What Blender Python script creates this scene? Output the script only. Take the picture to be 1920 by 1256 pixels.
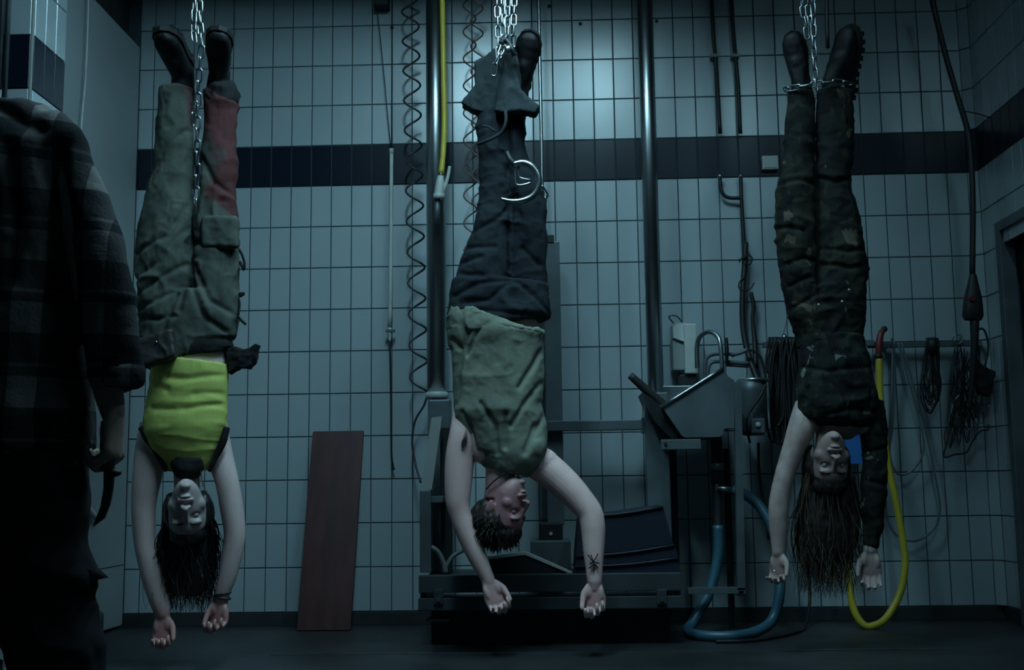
import bpy, bmesh, math, random
import numpy as np
from mathutils import Vector, Matrix

random.seed(7)
RNG = np.random.RandomState(11)
SC = bpy.context.scene
COL = SC.collection
for _o in list(bpy.data.objects):
    bpy.data.objects.remove(_o)

# ---------------------------------------------------------------- camera
F_PX, YAW, PITCH, ROLL = 2150.0, -0.0310867, 0.1308674, -0.0128220
CAM = np.array([1.41431, -5.33546, 0.56041])
FWD = np.array([math.sin(YAW) * math.cos(PITCH), math.cos(YAW) * math.cos(PITCH), math.sin(PITCH)])
_r0 = np.array([math.cos(YAW), -math.sin(YAW), 0.0])
_u0 = np.cross(_r0, FWD)
RGT = math.cos(ROLL) * _r0 + math.sin(ROLL) * _u0
UPV = -math.sin(ROLL) * _r0 + math.cos(ROLL) * _u0
cam_d = bpy.data.cameras.new('camera')
cam_d.sensor_fit = 'HORIZONTAL'
cam_d.sensor_width = 36.0
cam_d.lens = F_PX / 1920.0 * 36.0
cam_d.clip_start = 0.05
cam = bpy.data.objects.new('camera', cam_d)
COL.objects.link(cam)
_m = Matrix(((RGT[0], UPV[0], -FWD[0], CAM[0]), (RGT[1], UPV[1], -FWD[1], CAM[1]), (RGT[2], UPV[2], -FWD[2], CAM[2]), (0, 0, 0, 1)))
cam.matrix_world = _m
SC.camera = cam

# ---------------------------------------------------------------- world, exposure
wd = bpy.data.worlds.new('world')
SC.world = wd
wd.use_nodes = True
wd.node_tree.nodes['Background'].inputs[0].default_value = (0.10, 0.22, 0.30, 1)
wd.node_tree.nodes['Background'].inputs[1].default_value = 0.05
SC.view_settings.view_transform = 'Standard'
SC.view_settings.look = 'None'
SC.view_settings.gamma = 1.0
SC.view_settings.use_curve_mapping = False
SC.view_settings.exposure = 0.0
SC.cycles.use_denoising = True

# ceiling lamps run along y: (x, y, z, length, left skirt, right skirt, emission strength of the diffuser, half width)
LAMP_COL = (0.46, 0.84, 1.0)
LAMPS = [(1.74, -1.85, 3.22, 1.1, 0.03, 0.18, 25.0, 0.15), (1.03, -2.40, 3.26, 1.2, 0.02, 0.14, 58.0, 0.10), (2.80, -3.0, 3.26, 1.0, 0.11, 0.02, 22.0, 0.10)]  # first follows the glow on the tiles; the other two are added fill

# ---------------------------------------------------------------- helpers
def at(px, py, y):
    """world point on the depth plane y that stands at picture point (px, py) of the survey photograph"""
    d = FWD + RGT * (px - 960.0) / F_PX - UPV * (py - 628.0) / F_PX
    return CAM + d * ((y - CAM[1]) / d[1])

def ppm(y):
    return F_PX / ((y - CAM[1]) * 0.995)

def nrm(v):
    v = np.asarray(v, float)
    return v / (np.linalg.norm(v) + 1e-12)

_perm = np.random.RandomState(3).rand(4096)
def noise3(P):
    P = np.asarray(P, float)
    I = np.floor(P).astype(np.int64)
    f = P - I
    f = f * f * f * (f * (f * 6 - 15) + 10)
    out = np.zeros(len(P))
    for dx in (0, 1):
        wx = f[:, 0] if dx else 1 - f[:, 0]
        for dy in (0, 1):
            wy = f[:, 1] if dy else 1 - f[:, 1]
            for dz in (0, 1):
                wz = f[:, 2] if dz else 1 - f[:, 2]
                h = ((I[:, 0] + dx) * 73856093) ^ ((I[:, 1] + dy) * 19349663) ^ ((I[:, 2] + dz) * 83492791)
                out += wx * wy * wz * _perm[np.abs(h) % 4096]
    return out * 2 - 1

def fbm(P, o=3):
    a, s, r = 1.0, 1.0, 0.0
    for _ in range(o):
        r = r + a * noise3(P * s + 17.3 * s)
        a *= 0.5; s *= 2.03
    return r

def ridge(P):
    return 1 - np.abs(noise3(P)) * 2

class Geo:
    def __init__(s):
        s.V = np.zeros((0, 3)); s.F = []
    def add(s, V, F):
        n = len(s.V)
        s.V = np.vstack([s.V, np.asarray(V, float)]) if n else np.asarray(V, float).copy()
        s.F += [tuple(i + n for i in f) for f in F]
        return s
    def loft(s, pts, ra, rb=None, hint=(0, 1, 0), seg=18, cap=True, p=2.0):
        """tube of elliptical sections; ra lies across the hint axis, rb along it"""
        pts = np.asarray(pts, float); n = len(pts)
        ra = np.ones(n) * np.asarray(ra, float)
        rb = ra if rb is None else np.ones(n) * np.asarray(rb, float)
        h = nrm(hint)
        V = []
        for i in range(n):
            t = nrm(pts[min(i + 1, n - 1)] - pts[max(i - 1, 0)])
            a = np.cross(t, h)
            if np.linalg.norm(a) < 1e-4:
                a = np.cross(t, (0.3, 0.1, 0.9))
            a = nrm(a); b = nrm(np.cross(a, t))
            for k in range(seg):
                w = 2 * math.pi * k / seg
                c, q = math.cos(w), math.sin(w)
                if p != 2.0:
                    c = math.copysign(abs(c) ** (2 / p), c); q = math.copysign(abs(q) ** (2 / p), q)
                V.append(pts[i] + a * ra[i] * c + b * rb[i] * q)
        Fc = []
        for i in range(n - 1):
            for k in range(seg):
                k2 = (k + 1) % seg
                Fc.append((i * seg + k, i * seg + k2, (i + 1) * seg + k2, (i + 1) * seg + k))
        if cap:
            Fc.append(tuple(range(seg - 1, -1, -1)))
            Fc.append(tuple((n - 1) * seg + k for k in range(seg)))
        return s.add(V, Fc)
    def ell(s, c, r, X=(1, 0, 0), Y=(0, 1, 0), Z=(0, 0, 1), nu=16, nv=10):
        c = np.asarray(c, float); X = np.asarray(X, float); Y = np.asarray(Y, float); Z = np.asarray(Z, float)
        if np.isscalar(r): r = (r, r, r)
        V = [c + Z * r[2]]
        for j in range(1, nv):
            th = math.pi * j / nv
            for i in range(nu):
                ph = 2 * math.pi * i / nu
                V.append(c + X * r[0] * math.sin(th) * math.cos(ph) + Y * r[1] * math.sin(th) * math.sin(ph) + Z * r[2] * math.cos(th))
        V.append(c - Z * r[2])
        Fc = []
        for i in range(nu):
            i2 = (i + 1) % nu
            Fc.append((0, 1 + i, 1 + i2))
            for j in range(nv - 2):
                a = 1 + j * nu
                Fc.append((a + i, a + nu + i, a + nu + i2, a + i2))
            a = 1 + (nv - 2) * nu
            Fc.append((a + i, len(V) - 1, a + i2))
        return s.add(V, Fc)
    def box(s, c, half, X=(1, 0, 0), Y=(0, 1, 0), Z=(0, 0, 1), bev=0.0):
        c = np.asarray(c, float); X = nrm(X); Y = nrm(Y); Z = nrm(Z)
        bm = bmesh.new()
        bmesh.ops.create_cube(bm, size=2.0)
        for v in bm.verts:
            v.co = Vector((v.co.x * half[0], v.co.y * half[1], v.co.z * half[2]))
        if bev > 0:
            bmesh.ops.bevel(bm, geom=list(bm.edges), offset=bev, segments=2, profile=0.6, affect='EDGES')
        bm.verts.index_update()
        V = [c + X * v.co.x + Y * v.co.y + Z * v.co.z for v in bm.verts]
        Fc = [tuple(v.index for v in f.verts) for f in bm.faces]
        bm.free()
        return s.add(V, Fc)
    def mm(s, x0, x1, y0, y1, z0, z1, bev=0.0):
        return s.box(((x0 + x1) / 2, (y0 + y1) / 2, (z0 + z1) / 2), (abs(x1 - x0) / 2, abs(y1 - y0) / 2, abs(z1 - z0) / 2), bev=bev)
    def prism(s, poly, dvec):
        """extrude a planar polygon (list of points) by dvec"""
        A = np.asarray(poly, float); B = A + np.asarray(dvec, float); n = len(A)
        Fc = [tuple(range(n - 1, -1, -1)), tuple(range(n, 2 * n))]
        Fc += [(i, (i + 1) % n, n + (i + 1) % n, n + i) for i in range(n)]
        return s.add(np.vstack([A, B]), Fc)
    def lathe(s, c, prof, axis=(0, 0, 1), seg=24):
        """prof: list of (radius, height along the axis)"""
        c = np.asarray(c, float); Z = nrm(axis)
        X = nrm(np.cross(Z, (0.31, 0.9, 0.2))); Y = np.cross(Z, X)
        V = []
        for r, h in prof:
            for k in range(seg):
                w = 2 * math.pi * k / seg
                V.append(c + Z * h + (X * math.cos(w) + Y * math.sin(w)) * r)
        Fc = []
        for i in range(len(prof) - 1):
            for k in range(seg):
                k2 = (k + 1) % seg
                Fc.append((i * seg + k, i * seg + k2, (i + 1) * seg + k2, (i + 1) * seg + k))
        Fc.append(tuple(range(seg - 1, -1, -1)))
        Fc.append(tuple((len(prof) - 1) * seg + k for k in range(seg)))
        return s.add(V, Fc)

def spline(pts, n=8):
    """Catmull-Rom through the points"""
    P = np.asarray(pts, float)
    Q = np.vstack([2 * P[0] - P[1], P, 2 * P[-1] - P[-2]])
    out = []
    for i in range(1, len(Q) - 2):
        for k in range(n):
            t = k / n
            p0, p1, p2, p3 = Q[i - 1], Q[i], Q[i + 1], Q[i + 2]
            out.append(0.5 * ((2 * p1) + (-p0 + p2) * t + (2 * p0 - 5 * p1 + 4 * p2 - p3) * t * t + (-p0 + 3 * p1 - 3 * p2 + p3) * t ** 3))
    out.append(P[-1])
    return np.array(out)

def tube_geo(pts, r, seg=10, smooth=6, g=None):
    """tube along a path with a parallel-transported frame"""
    P = spline(pts, smooth) if smooth else np.asarray(pts, float)
    n = len(P)
    R = np.ones(n) * r if np.isscalar(r) else np.interp(np.linspace(0, 1, n), np.linspace(0, 1, len(r)), r)
    T = np.array([nrm(P[min(i + 1, n - 1)] - P[max(i - 1, 0)]) for i in range(n)])
    a = np.cross(T[0], (0.12, 0.97, 0.2)); a = nrm(a)
    V = []
    for i in range(n):
        a = nrm(a - T[i] * np.dot(a, T[i])); b = np.cross(T[i], a)
        for k in range(seg):
            w = 2 * math.pi * k / seg
            V.append(P[i] + (a * math.cos(w) + b * math.sin(w)) * R[i])
    Fc = []
    for i in range(n - 1):
        for k in range(seg):
            k2 = (k + 1) % seg
            Fc.append((i * seg + k, i * seg + k2, (i + 1) * seg + k2, (i + 1) * seg + k))
    Fc.append(tuple(range(seg - 1, -1, -1)))
    Fc.append(tuple((n - 1) * seg + k for k in range(seg)))
    g = g or Geo()
    return g.add(V, Fc)

def raw_mesh(name, V, F):
    me = bpy.data.meshes.new(name)
    me.from_pydata([tuple(v) for v in V], [], F)
    me.update()
    return me

def remesh(g, voxel, smooth=3):
    """fuse overlapping closed pieces into one continuous skin"""
    me = raw_mesh('tmp', g.V, g.F)
    o = bpy.data.objects.new('tmp', me); COL.objects.link(o)
    m = o.modifiers.new('r', 'REMESH'); m.mode = 'VOXEL'; m.voxel_size = voxel
    if smooth:
        k = o.modifiers.new('s', 'SMOOTH'); k.factor = 0.5; k.iterations = smooth
    dg = bpy.context.evaluated_depsgraph_get()
    me2 = bpy.data.meshes.new_from_object(o.evaluated_get(dg))
    n = len(me2.vertices)
    V = np.zeros(n * 3); me2.vertices.foreach_get('co', V)
    F = [tuple(p.vertices) for p in me2.polygons]
    bpy.data.objects.remove(o); bpy.data.meshes.remove(me); bpy.data.meshes.remove(me2)
    out = Geo(); out.V = V.reshape(-1, 3); out.F = F
    return out

def normals(g):
    N = np.zeros_like(g.V)
    tri = np.array([f[:3] for f in g.F])
    fn = np.cross(g.V[tri[:, 1]] - g.V[tri[:, 0]], g.V[tri[:, 2]] - g.V[tri[:, 0]])
    for k in range(3):
        np.add.at(N, tri[:, k], fn)
    L = max(len(f) for f in g.F)
    if L > 3:
        q = np.array([f[3] if len(f) > 3 else f[2] for f in g.F])
        np.add.at(N, q, fn)
    return N / (np.linalg.norm(N, axis=1, keepdims=True) + 1e-12)

ORG = {}
def obj(name, g, mat, parent=None, smooth=True, origin=None, kind=None, label=None):
    V = np.asarray(g.V, float)
    lo, hi = V.min(0), V.max(0)
    o_ = np.array([(lo[0] + hi[0]) / 2, (lo[1] + hi[1]) / 2, lo[2]]) if origin is None else np.asarray(origin, float)
    me = raw_mesh(name, V - o_, g.F)
    if smooth:
        me.polygons.foreach_set('use_smooth', [True] * len(me.polygons))
        if smooth == 'auto':
            me.set_sharp_from_angle(angle=math.radians(35))
    me.materials.append(mat)
    o = bpy.data.objects.new(name, me); COL.objects.link(o)
    po = ORG[parent.name] if parent else np.zeros(3)
    o.parent = parent
    o.location = Vector(o_ - po)
    ORG[o.name] = o_
    if kind: o['kind'] = kind
    if label: o['label'] = label
    return o

def inst(src, name, parent, loc, rot=None):
    """another object that shares the mesh of src; loc in world coordinates"""
    o = bpy.data.objects.new(name, src if isinstance(src, bpy.types.Mesh) else src.data)
    COL.objects.link(o)
    o.parent = parent
    po = ORG[parent.name] if parent else np.zeros(3)
    o.location = Vector(np.asarray(loc, float) - po)
    if rot is not None:
        o.rotation_mode = 'QUATERNION'; o.rotation_quaternion = rot
    ORG[o.name] = np.asarray(loc, float)
    return o

def thing(name, label, cat, loc, group=None):
    o = bpy.data.objects.new(name, None); COL.objects.link(o)
    o.empty_display_size = 0.05
    o.location = Vector(np.asarray(loc, float)); ORG[o.name] = np.asarray(loc, float)
    o['label'] = label; o['category'] = cat
    if group: o['group'] = group
    return o

def tag(o, label, cat, group=None):
    o['label'] = label; o['category'] = cat
    if group: o['group'] = group
    return o

def struct(o):
    o['kind'] = 'structure'
    return o

# ---------------------------------------------------------------- materials
MATS = {}
def mat(name, col, rough=0.6, metal=0.0, var=0.0, vscale=6.0, bump=0.0, bscale=60.0, col2=None, spec=0.5, coat=0.0, emit=None, estr=0.0, sss=0.0, stretch=None):
    m = bpy.data.materials.new(name); m.use_nodes = True
    nt = m.node_tree; b = nt.nodes['Principled BSDF']
    b.inputs['Base Color'].default_value = (*col, 1)
    b.inputs['Roughness'].default_value = rough
    b.inputs['Metallic'].default_value = metal
    b.inputs['Specular IOR Level'].default_value = spec
    if coat: b.inputs['Coat Weight'].default_value = coat; b.inputs['Coat Roughness'].default_value = 0.29
    if sss:
        b.inputs['Subsurface Weight'].default_value = sss
        b.inputs['Subsurface Radius'].default_value = (0.008, 0.003, 0.002)
    if emit:
        b.inputs['Emission Color'].default_value = (*emit, 1); b.inputs['Emission Strength'].default_value = estr
    if var > 0 or bump > 0:
        tc = nt.nodes.new('ShaderNodeTexCoord'); mp = nt.nodes.new('ShaderNodeMapping')
        nt.links.new(tc.outputs['Object'], mp.inputs['Vector'])
        if stretch: mp.inputs['Scale'].default_value = stretch
    if var > 0:
        n = nt.nodes.new('ShaderNodeTexNoise'); n.inputs['Scale'].default_value = vscale; n.inputs['Detail'].default_value = 5
        nt.links.new(mp.outputs[0], n.inputs['Vector'])
        r = nt.nodes.new('ShaderNodeValToRGB')
        c2 = col2 if col2 else tuple(c * (1 - var) for c in col)
        r.color_ramp.elements[0].position = 0.35; r.color_ramp.elements[0].color = (*c2, 1)
        r.color_ramp.elements[1].position = 0.65; r.color_ramp.elements[1].color = (*col, 1)
        nt.links.new(n.outputs['Fac'], r.inputs[0]); nt.links.new(r.outputs[0], b.inputs['Base Color'])
    if bump > 0:
        n2 = nt.nodes.new('ShaderNodeTexNoise'); n2.inputs['Scale'].default_value = bscale; n2.inputs['Detail'].default_value = 4
        nt.links.new(mp.outputs[0], n2.inputs['Vector'])
        bp = nt.nodes.new('ShaderNodeBump'); bp.inputs['Strength'].default_value = bump; bp.inputs['Distance'].default_value = 0.004
        nt.links.new(n2.outputs['Fac'], bp.inputs['Height']); nt.links.new(bp.outputs[0], b.inputs['Normal'])
    MATS[name] = m
    return m

def N_(nt, typ, **kw):
    n = nt.nodes.new(typ)
    for k, v in kw.items():
        setattr(n, k, v)
    return n

def flush_shade(m, spots):
    """skin that is blotched and reddened around given places, with face shade painted in (world centre, radius, colour)"""
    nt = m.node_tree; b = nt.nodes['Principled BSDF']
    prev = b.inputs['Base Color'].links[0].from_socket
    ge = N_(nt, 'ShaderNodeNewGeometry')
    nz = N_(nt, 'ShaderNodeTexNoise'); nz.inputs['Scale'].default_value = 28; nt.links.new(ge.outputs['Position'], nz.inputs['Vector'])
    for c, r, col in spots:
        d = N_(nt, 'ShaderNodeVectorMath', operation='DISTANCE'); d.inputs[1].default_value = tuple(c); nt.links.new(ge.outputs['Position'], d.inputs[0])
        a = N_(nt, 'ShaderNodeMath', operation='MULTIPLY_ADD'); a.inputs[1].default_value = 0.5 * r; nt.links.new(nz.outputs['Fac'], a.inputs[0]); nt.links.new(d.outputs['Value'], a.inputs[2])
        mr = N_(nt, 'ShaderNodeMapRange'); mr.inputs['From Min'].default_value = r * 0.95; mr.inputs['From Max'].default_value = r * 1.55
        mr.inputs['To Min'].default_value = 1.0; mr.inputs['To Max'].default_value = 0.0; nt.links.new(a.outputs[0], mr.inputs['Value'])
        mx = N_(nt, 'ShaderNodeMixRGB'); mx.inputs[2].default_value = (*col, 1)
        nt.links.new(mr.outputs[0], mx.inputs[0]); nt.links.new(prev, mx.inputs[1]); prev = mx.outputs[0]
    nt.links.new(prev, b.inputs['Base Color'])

def camo(name, cols, scale=7.0, rough=0.85):
    m = bpy.data.materials.new(name); m.use_nodes = True
    nt = m.node_tree; b = nt.nodes['Principled BSDF']; b.inputs['Roughness'].default_value = rough
    b.inputs['Specular IOR Level'].default_value = 0.2
    tc = N_(nt, 'ShaderNodeTexCoord')
    prev = None
    for i, (c, thr) in enumerate(cols):
        if prev is None:
            rgb = N_(nt, 'ShaderNodeRGB'); rgb.outputs[0].default_value = (*c, 1); prev = rgb.outputs[0]; continue
        mp = N_(nt, 'ShaderNodeMapping'); mp.inputs['Location'].default_value = (3.1 * i, 1.7 * i, 2.3 * i); mp.inputs['Scale'].default_value = (1.3, 1.0, 0.8)
        nt.links.new(tc.outputs['Object'], mp.inputs[0])
        n = N_(nt, 'ShaderNodeTexNoise'); n.inputs['Scale'].default_value = scale * (1 + 0.25 * i); n.inputs['Detail'].default_value = 2.5; n.inputs['Distortion'].default_value = 0.6
        nt.links.new(mp.outputs[0], n.inputs['Vector'])
        r = N_(nt, 'ShaderNodeValToRGB'); r.color_ramp.elements[0].position = thr; r.color_ramp.elements[1].position = thr + 0.02
        nt.links.new(n.outputs['Fac'], r.inputs[0])
        mx = N_(nt, 'ShaderNodeMixRGB'); mx.inputs[2].default_value = (*c, 1)
        nt.links.new(r.outputs[0], mx.inputs[0]); nt.links.new(prev, mx.inputs[1]); prev = mx.outputs[0]
    nt.links.new(prev, b.inputs['Base Color'])
    n2 = N_(nt, 'ShaderNodeTexNoise'); n2.inputs['Scale'].default_value = 35; n2.inputs['Detail'].default_value = 5
    nt.links.new(tc.outputs['Object'], n2.inputs['Vector'])
    bp = N_(nt, 'ShaderNodeBump'); bp.inputs['Strength'].default_value = 0.5; bp.inputs['Distance'].default_value = 0.006
    nt.links.new(n2.outputs['Fac'], bp.inputs['Height']); nt.links.new(bp.outputs[0], b.inputs['Normal'])
    return m

def plaid(name):
    m = bpy.data.materials.new(name); m.use_nodes = True
    nt = m.node_tree; b = nt.nodes['Principled BSDF']; b.inputs['Roughness'].default_value = 0.95
    b.inputs['Specular IOR Level'].default_value = 0.1
    tc = N_(nt, 'ShaderNodeTexCoord')
    sp = N_(nt, 'ShaderNodeSeparateXYZ'); nt.links.new(tc.outputs['Object'], sp.inputs[0])
    def band(sock, per, off, duty):
        a = N_(nt, 'ShaderNodeMath', operation='MULTIPLY'); a.inputs[1].default_value = 1 / per; nt.links.new(sock, a.inputs[0])
        c = N_(nt, 'ShaderNodeMath', operation='ADD'); c.inputs[1].default_value = off + 20; nt.links.new(a.outputs[0], c.inputs[0])
        f = N_(nt, 'ShaderNodeMath', operation='FRACT'); nt.links.new(c.outputs[0], f.inputs[0])
        l = N_(nt, 'ShaderNodeMath', operation='LESS_THAN'); l.inputs[1].default_value = duty; nt.links.new(f.outputs[0], l.inputs[0])
        return l.outputs[0]
    hz = band(sp.outputs['Z'], 0.155, 0.30, 0.42)
    vx = band(sp.outputs['X'], 0.125, 0.10, 0.40)
    hn = band(sp.outputs['Z'], 0.155, 0.75, 0.05)
    ad = N_(nt, 'ShaderNodeMath', operation='ADD'); nt.links.new(hz, ad.inputs[0]); nt.links.new(vx, ad.inputs[1])
    ad2 = N_(nt, 'ShaderNodeMath', operation='MULTIPLY_ADD'); ad2.inputs[1].default_value = 0.5; nt.links.new(ad.outputs[0], ad2.inputs[0]); 
    h2 = N_(nt, 'ShaderNodeMath', operation='MULTIPLY'); h2.inputs[1].default_value = 0.3; nt.links.new(hn, h2.inputs[0]); nt.links.new(h2.outputs[0], ad2.inputs[2])
    r = N_(nt, 'ShaderNodeValToRGB'); r.color_ramp.interpolation = 'LINEAR'
    r.color_ramp.elements[0].color = (0.010, 0.011, 0.012, 1); r.color_ramp.elements[1].color = (0.13, 0.123, 0.12, 1)
    e = r.color_ramp.elements.new(0.5); e.color = (0.042, 0.041, 0.042, 1)
    nt.links.new(ad2.outputs[0], r.inputs[0]); nt.links.new(r.outputs[0], b.inputs['Base Color'])
    n2 = N_(nt, 'ShaderNodeTexNoise'); n2.inputs['Scale'].default_value = 120; nt.links.new(tc.outputs['Object'], n2.inputs['Vector'])
    bp = N_(nt, 'ShaderNodeBump'); bp.inputs['Strength'].default_value = 0.4; bp.inputs['Distance'].default_value = 0.003
    nt.links.new(n2.outputs['Fac'], bp.inputs['Height']); nt.links.new(bp.outputs[0], b.inputs['Normal'])
    return m

def stained(name, base, base2, stain, wx, off, rough=0.9, scale=9.0):
    """cloth with a worn stain: the stain grows along local x"""
    m = mat(name, base, rough, var=0.3, vscale=9, bump=0.5, bscale=45, col2=base2, spec=0.15)
    nt = m.node_tree; b = nt.nodes['Principled BSDF']
    src = b.inputs['Base Color'].links[0].from_socket
    tc = N_(nt, 'ShaderNodeTexCoord'); sp = N_(nt, 'ShaderNodeSeparateXYZ'); nt.links.new(tc.outputs['Object'], sp.inputs[0])
    n = N_(nt, 'ShaderNodeTexNoise'); n.inputs['Scale'].default_value = scale; n.inputs['Detail'].default_value = 5; nt.links.new(tc.outputs['Object'], n.inputs['Vector'])
    a = N_(nt, 'ShaderNodeMath', operation='MULTIPLY'); a.inputs[1].default_value = wx[0]; nt.links.new(sp.outputs['X'], a.inputs[0])
    c = N_(nt, 'ShaderNodeMath', operation='MULTIPLY_ADD'); c.inputs[1].default_value = wx[1]; nt.links.new(sp.outputs['Z'], c.inputs[0]); nt.links.new(a.outputs[0], c.inputs[2])
    d = N_(nt, 'ShaderNodeMath', operation='ADD'); nt.links.new(c.outputs[0], d.inputs[0]); nt.links.new(n.outputs['Fac'], d.inputs[1])
    e = N_(nt, 'ShaderNodeMath', operation='ADD'); e.inputs[1].default_value = off; nt.links.new(d.outputs[0], e.inputs[0])
    r = N_(nt, 'ShaderNodeValToRGB'); r.color_ramp.elements[0].position = 0.45; r.color_ramp.elements[1].position = 0.62
    nt.links.new(e.outputs[0], r.inputs[0])
    mx = N_(nt, 'ShaderNodeMixRGB'); mx.inputs[2].default_value = (*stain, 1)
    nt.links.new(r.outputs[0], mx.inputs[0]); nt.links.new(src, mx.inputs[1]); nt.links.new(mx.outputs[0], b.inputs['Base Color'])
    return m

def ribbed(name, col, per=0.0042):
    m = bpy.data.materials.new(name); m.use_nodes = True
    nt = m.node_tree; b = nt.nodes['Principled BSDF']; b.inputs['Roughness'].default_value = 0.8
    b.inputs['Base Color'].default_value = (*col, 1); b.inputs['Specular IOR Level'].default_value = 0.2
    tc = N_(nt, 'ShaderNodeTexCoord'); sp = N_(nt, 'ShaderNodeSeparateXYZ'); nt.links.new(tc.outputs['Object'], sp.inputs[0])
    a = N_(nt, 'ShaderNodeMath', operation='MULTIPLY'); a.inputs[1].default_value = 2 * math.pi / per; nt.links.new(sp.outputs['X'], a.inputs[0])
    s = N_(nt, 'ShaderNodeMath', operation='SINE'); nt.links.new(a.outputs[0], s.inputs[0])
    bp = N_(nt, 'ShaderNodeBump'); bp.inputs['Strength'].default_value = 0.35; bp.inputs['Distance'].default_value = 0.001
    nt.links.new(s.outputs[0], bp.inputs['Height']); nt.links.new(bp.outputs[0], b.inputs['Normal'])
    return m

M_TILE = mat('white_glazed_tile', (0.345, 0.405, 0.43), 0.36, var=0.06, vscale=1.4, bump=0.015, bscale=14, coat=1.0)
M_TILE.node_tree.nodes['Principled BSDF'].inputs['Coat IOR'].default_value = 1.72
M_NAVY = mat('navy_glazed_tile', (0.005, 0.009, 0.020), 0.3, bump=0.015, bscale=14, spec=0.3)
M_GROUT = mat('dark_grout', (0.05, 0.085, 0.095), 0.95, var=0.3, vscale=20)
M_FLOOR = mat('dark_stained_concrete', (0.027, 0.029, 0.031), 0.45, var=0.55, vscale=3.2, bump=0.35, bscale=26, spec=0.4)
M_BASE = mat('dark_skirting', (0.025, 0.028, 0.028), 0.6, var=0.3, vscale=8)
M_CEIL = mat('bluish_bounce_paint', (0.10, 0.17, 0.21), 0.9, var=0.2)  # blue tint put in so bounced light cools the dark areas
M_PANEL = mat('grey_panel_paint', (0.27, 0.30, 0.31), 0.55, var=0.12, vscale=2.0, bump=0.03, bscale=9)
M_DARKWALL = mat('dark_wall_surface', (0.02, 0.024, 0.026), 0.9, var=0.2)  # evenly near-black surface of the left wall behind the panel
M_STEEL = mat('brushed_steel', (0.42, 0.45, 0.46), 0.33, 1.0, var=0.2, vscale=5, bump=0.05, bscale=80, stretch=(1, 1, 0.05))
M_STEELD = mat('dull_steel', (0.13, 0.155, 0.17), 0.45, 0.35, var=0.3, vscale=7, bump=0.06, bscale=40)
M_STEELK = mat('dark_steel', (0.035, 0.04, 0.042), 0.5, 0.6, var=0.3, vscale=7)
M_CHROME = mat('polished_chain_steel', (0.40, 0.43, 0.44), 0.28, 1.0)
M_RAIL = mat('grimy_rail_steel', (0.055, 0.068, 0.075), 0.5, 0.3, var=0.3, vscale=6, bump=0.06, bscale=40)
M_WHITEP = mat('off_white_plastic', (0.48, 0.50, 0.48), 0.45, var=0.15, vscale=12)
M_GREYP = mat('grey_plastic', (0.26, 0.28, 0.28), 0.5, var=0.1)
M_BLACK = mat('black_rubber', (0.010, 0.010, 0.011), 0.55, bump=0.1)
M_BROWN = mat('red_brown_board', (0.086, 0.029, 0.030), 0.7, var=0.35, vscale=9, bump=0.12, bscale=30, stretch=(2, 2, 0.35))
M_YELLOWH = mat('yellow_hose', (0.52, 0.41, 0.035), 0.42, var=0.15, vscale=9)
M_BLUEH = mat('blue_hose', (0.030, 0.095, 0.135), 0.42, var=0.15, vscale=9)
M_GREYH = mat('grey_hose', (0.12, 0.15, 0.16), 0.45)
M_COIL = mat('dark_coil_hose', (0.030, 0.028, 0.028), 0.45)
M_COILB = mat('brown_coil_hose', (0.11, 0.068, 0.055), 0.45)
M_BLUEPL = mat('navy_plastic_sheet', (0.005, 0.009, 0.022), 0.6, bump=0.1, bscale=18)
M_BLUEB = mat('bright_blue_plastic', (0.03, 0.14, 0.42), 0.45)
M_RED = mat('dark_red_plastic', (0.14, 0.012, 0.012), 0.45)
M_SKINW = mat('pale_skin', (0.60, 0.45, 0.44), 0.5, var=0.10, vscale=14, bump=0.12, bscale=120, sss=0.15)
M_SKINM = mat('fair_skin', (0.80, 0.54, 0.52), 0.5, var=0.12, vscale=14, bump=0.12, bscale=120, sss=0.15)
M_SKIN3 = mat('dirty_skin', (0.50, 0.37, 0.35), 0.55, var=0.35, vscale=16, bump=0.12, bscale=120, sss=0.12)
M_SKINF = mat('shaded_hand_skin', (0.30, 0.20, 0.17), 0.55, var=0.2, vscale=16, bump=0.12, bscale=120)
M_HAIRK = mat('black_hair', (0.012, 0.011, 0.013), 0.42)
M_HAIRT = mat('black_hair_teal_ends', (0.014, 0.018, 0.022), 0.42)
M_HAIRD = mat('dark_brown_hair', (0.020, 0.013, 0.012), 0.5)
M_HAIRB = mat('dirty_blond_hair', (0.13, 0.095, 0.060), 0.5, var=0.5, vscale=12)
M_EYE = mat('eye_white', (0.5, 0.48, 0.45), 0.2)
M_IRIS = mat('eye_iris', (0.02, 0.02, 0.02), 0.15)
M_LIP = mat('lip_skin', (0.30, 0.16, 0.15), 0.45)
M_BOOT = mat('black_boot_leather', (0.006, 0.006, 0.007), 0.6, bump=0.3, bscale=60, spec=0.25)
M_SOLE = mat('black_rubber_sole', (0.010, 0.010, 0.010), 0.7, spec=0.3)
M_OLIVE = stained('olive_cargo_cloth', (0.098, 0.107, 0.092), (0.055, 0.062, 0.056), (0.082, 0.030, 0.031), (3.0, 1.2), -1.12)
M_NAVYT = mat('navy_work_cloth', (0.021, 0.026, 0.032), 0.85, var=0.35, vscale=7, bump=0.5, bscale=40, spec=0.15)
M_GREYC = mat('slate_cloth', (0.040, 0.050, 0.055), 0.9, var=0.3, vscale=8, bump=0.5, bscale=40, spec=0.15)
M_TEE = mat('olive_tee_cloth', (0.22, 0.245, 0.195), 0.9, var=0.35, vscale=6, bump=0.4, bscale=60, spec=0.12)
M_YTOP = ribbed('yellow_ribbed_knit', (0.43, 0.47, 0.125))
M_BLKC = mat('black_cloth', (0.014, 0.014, 0.015), 0.85, bump=0.3, bscale=50, spec=0.2)
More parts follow.
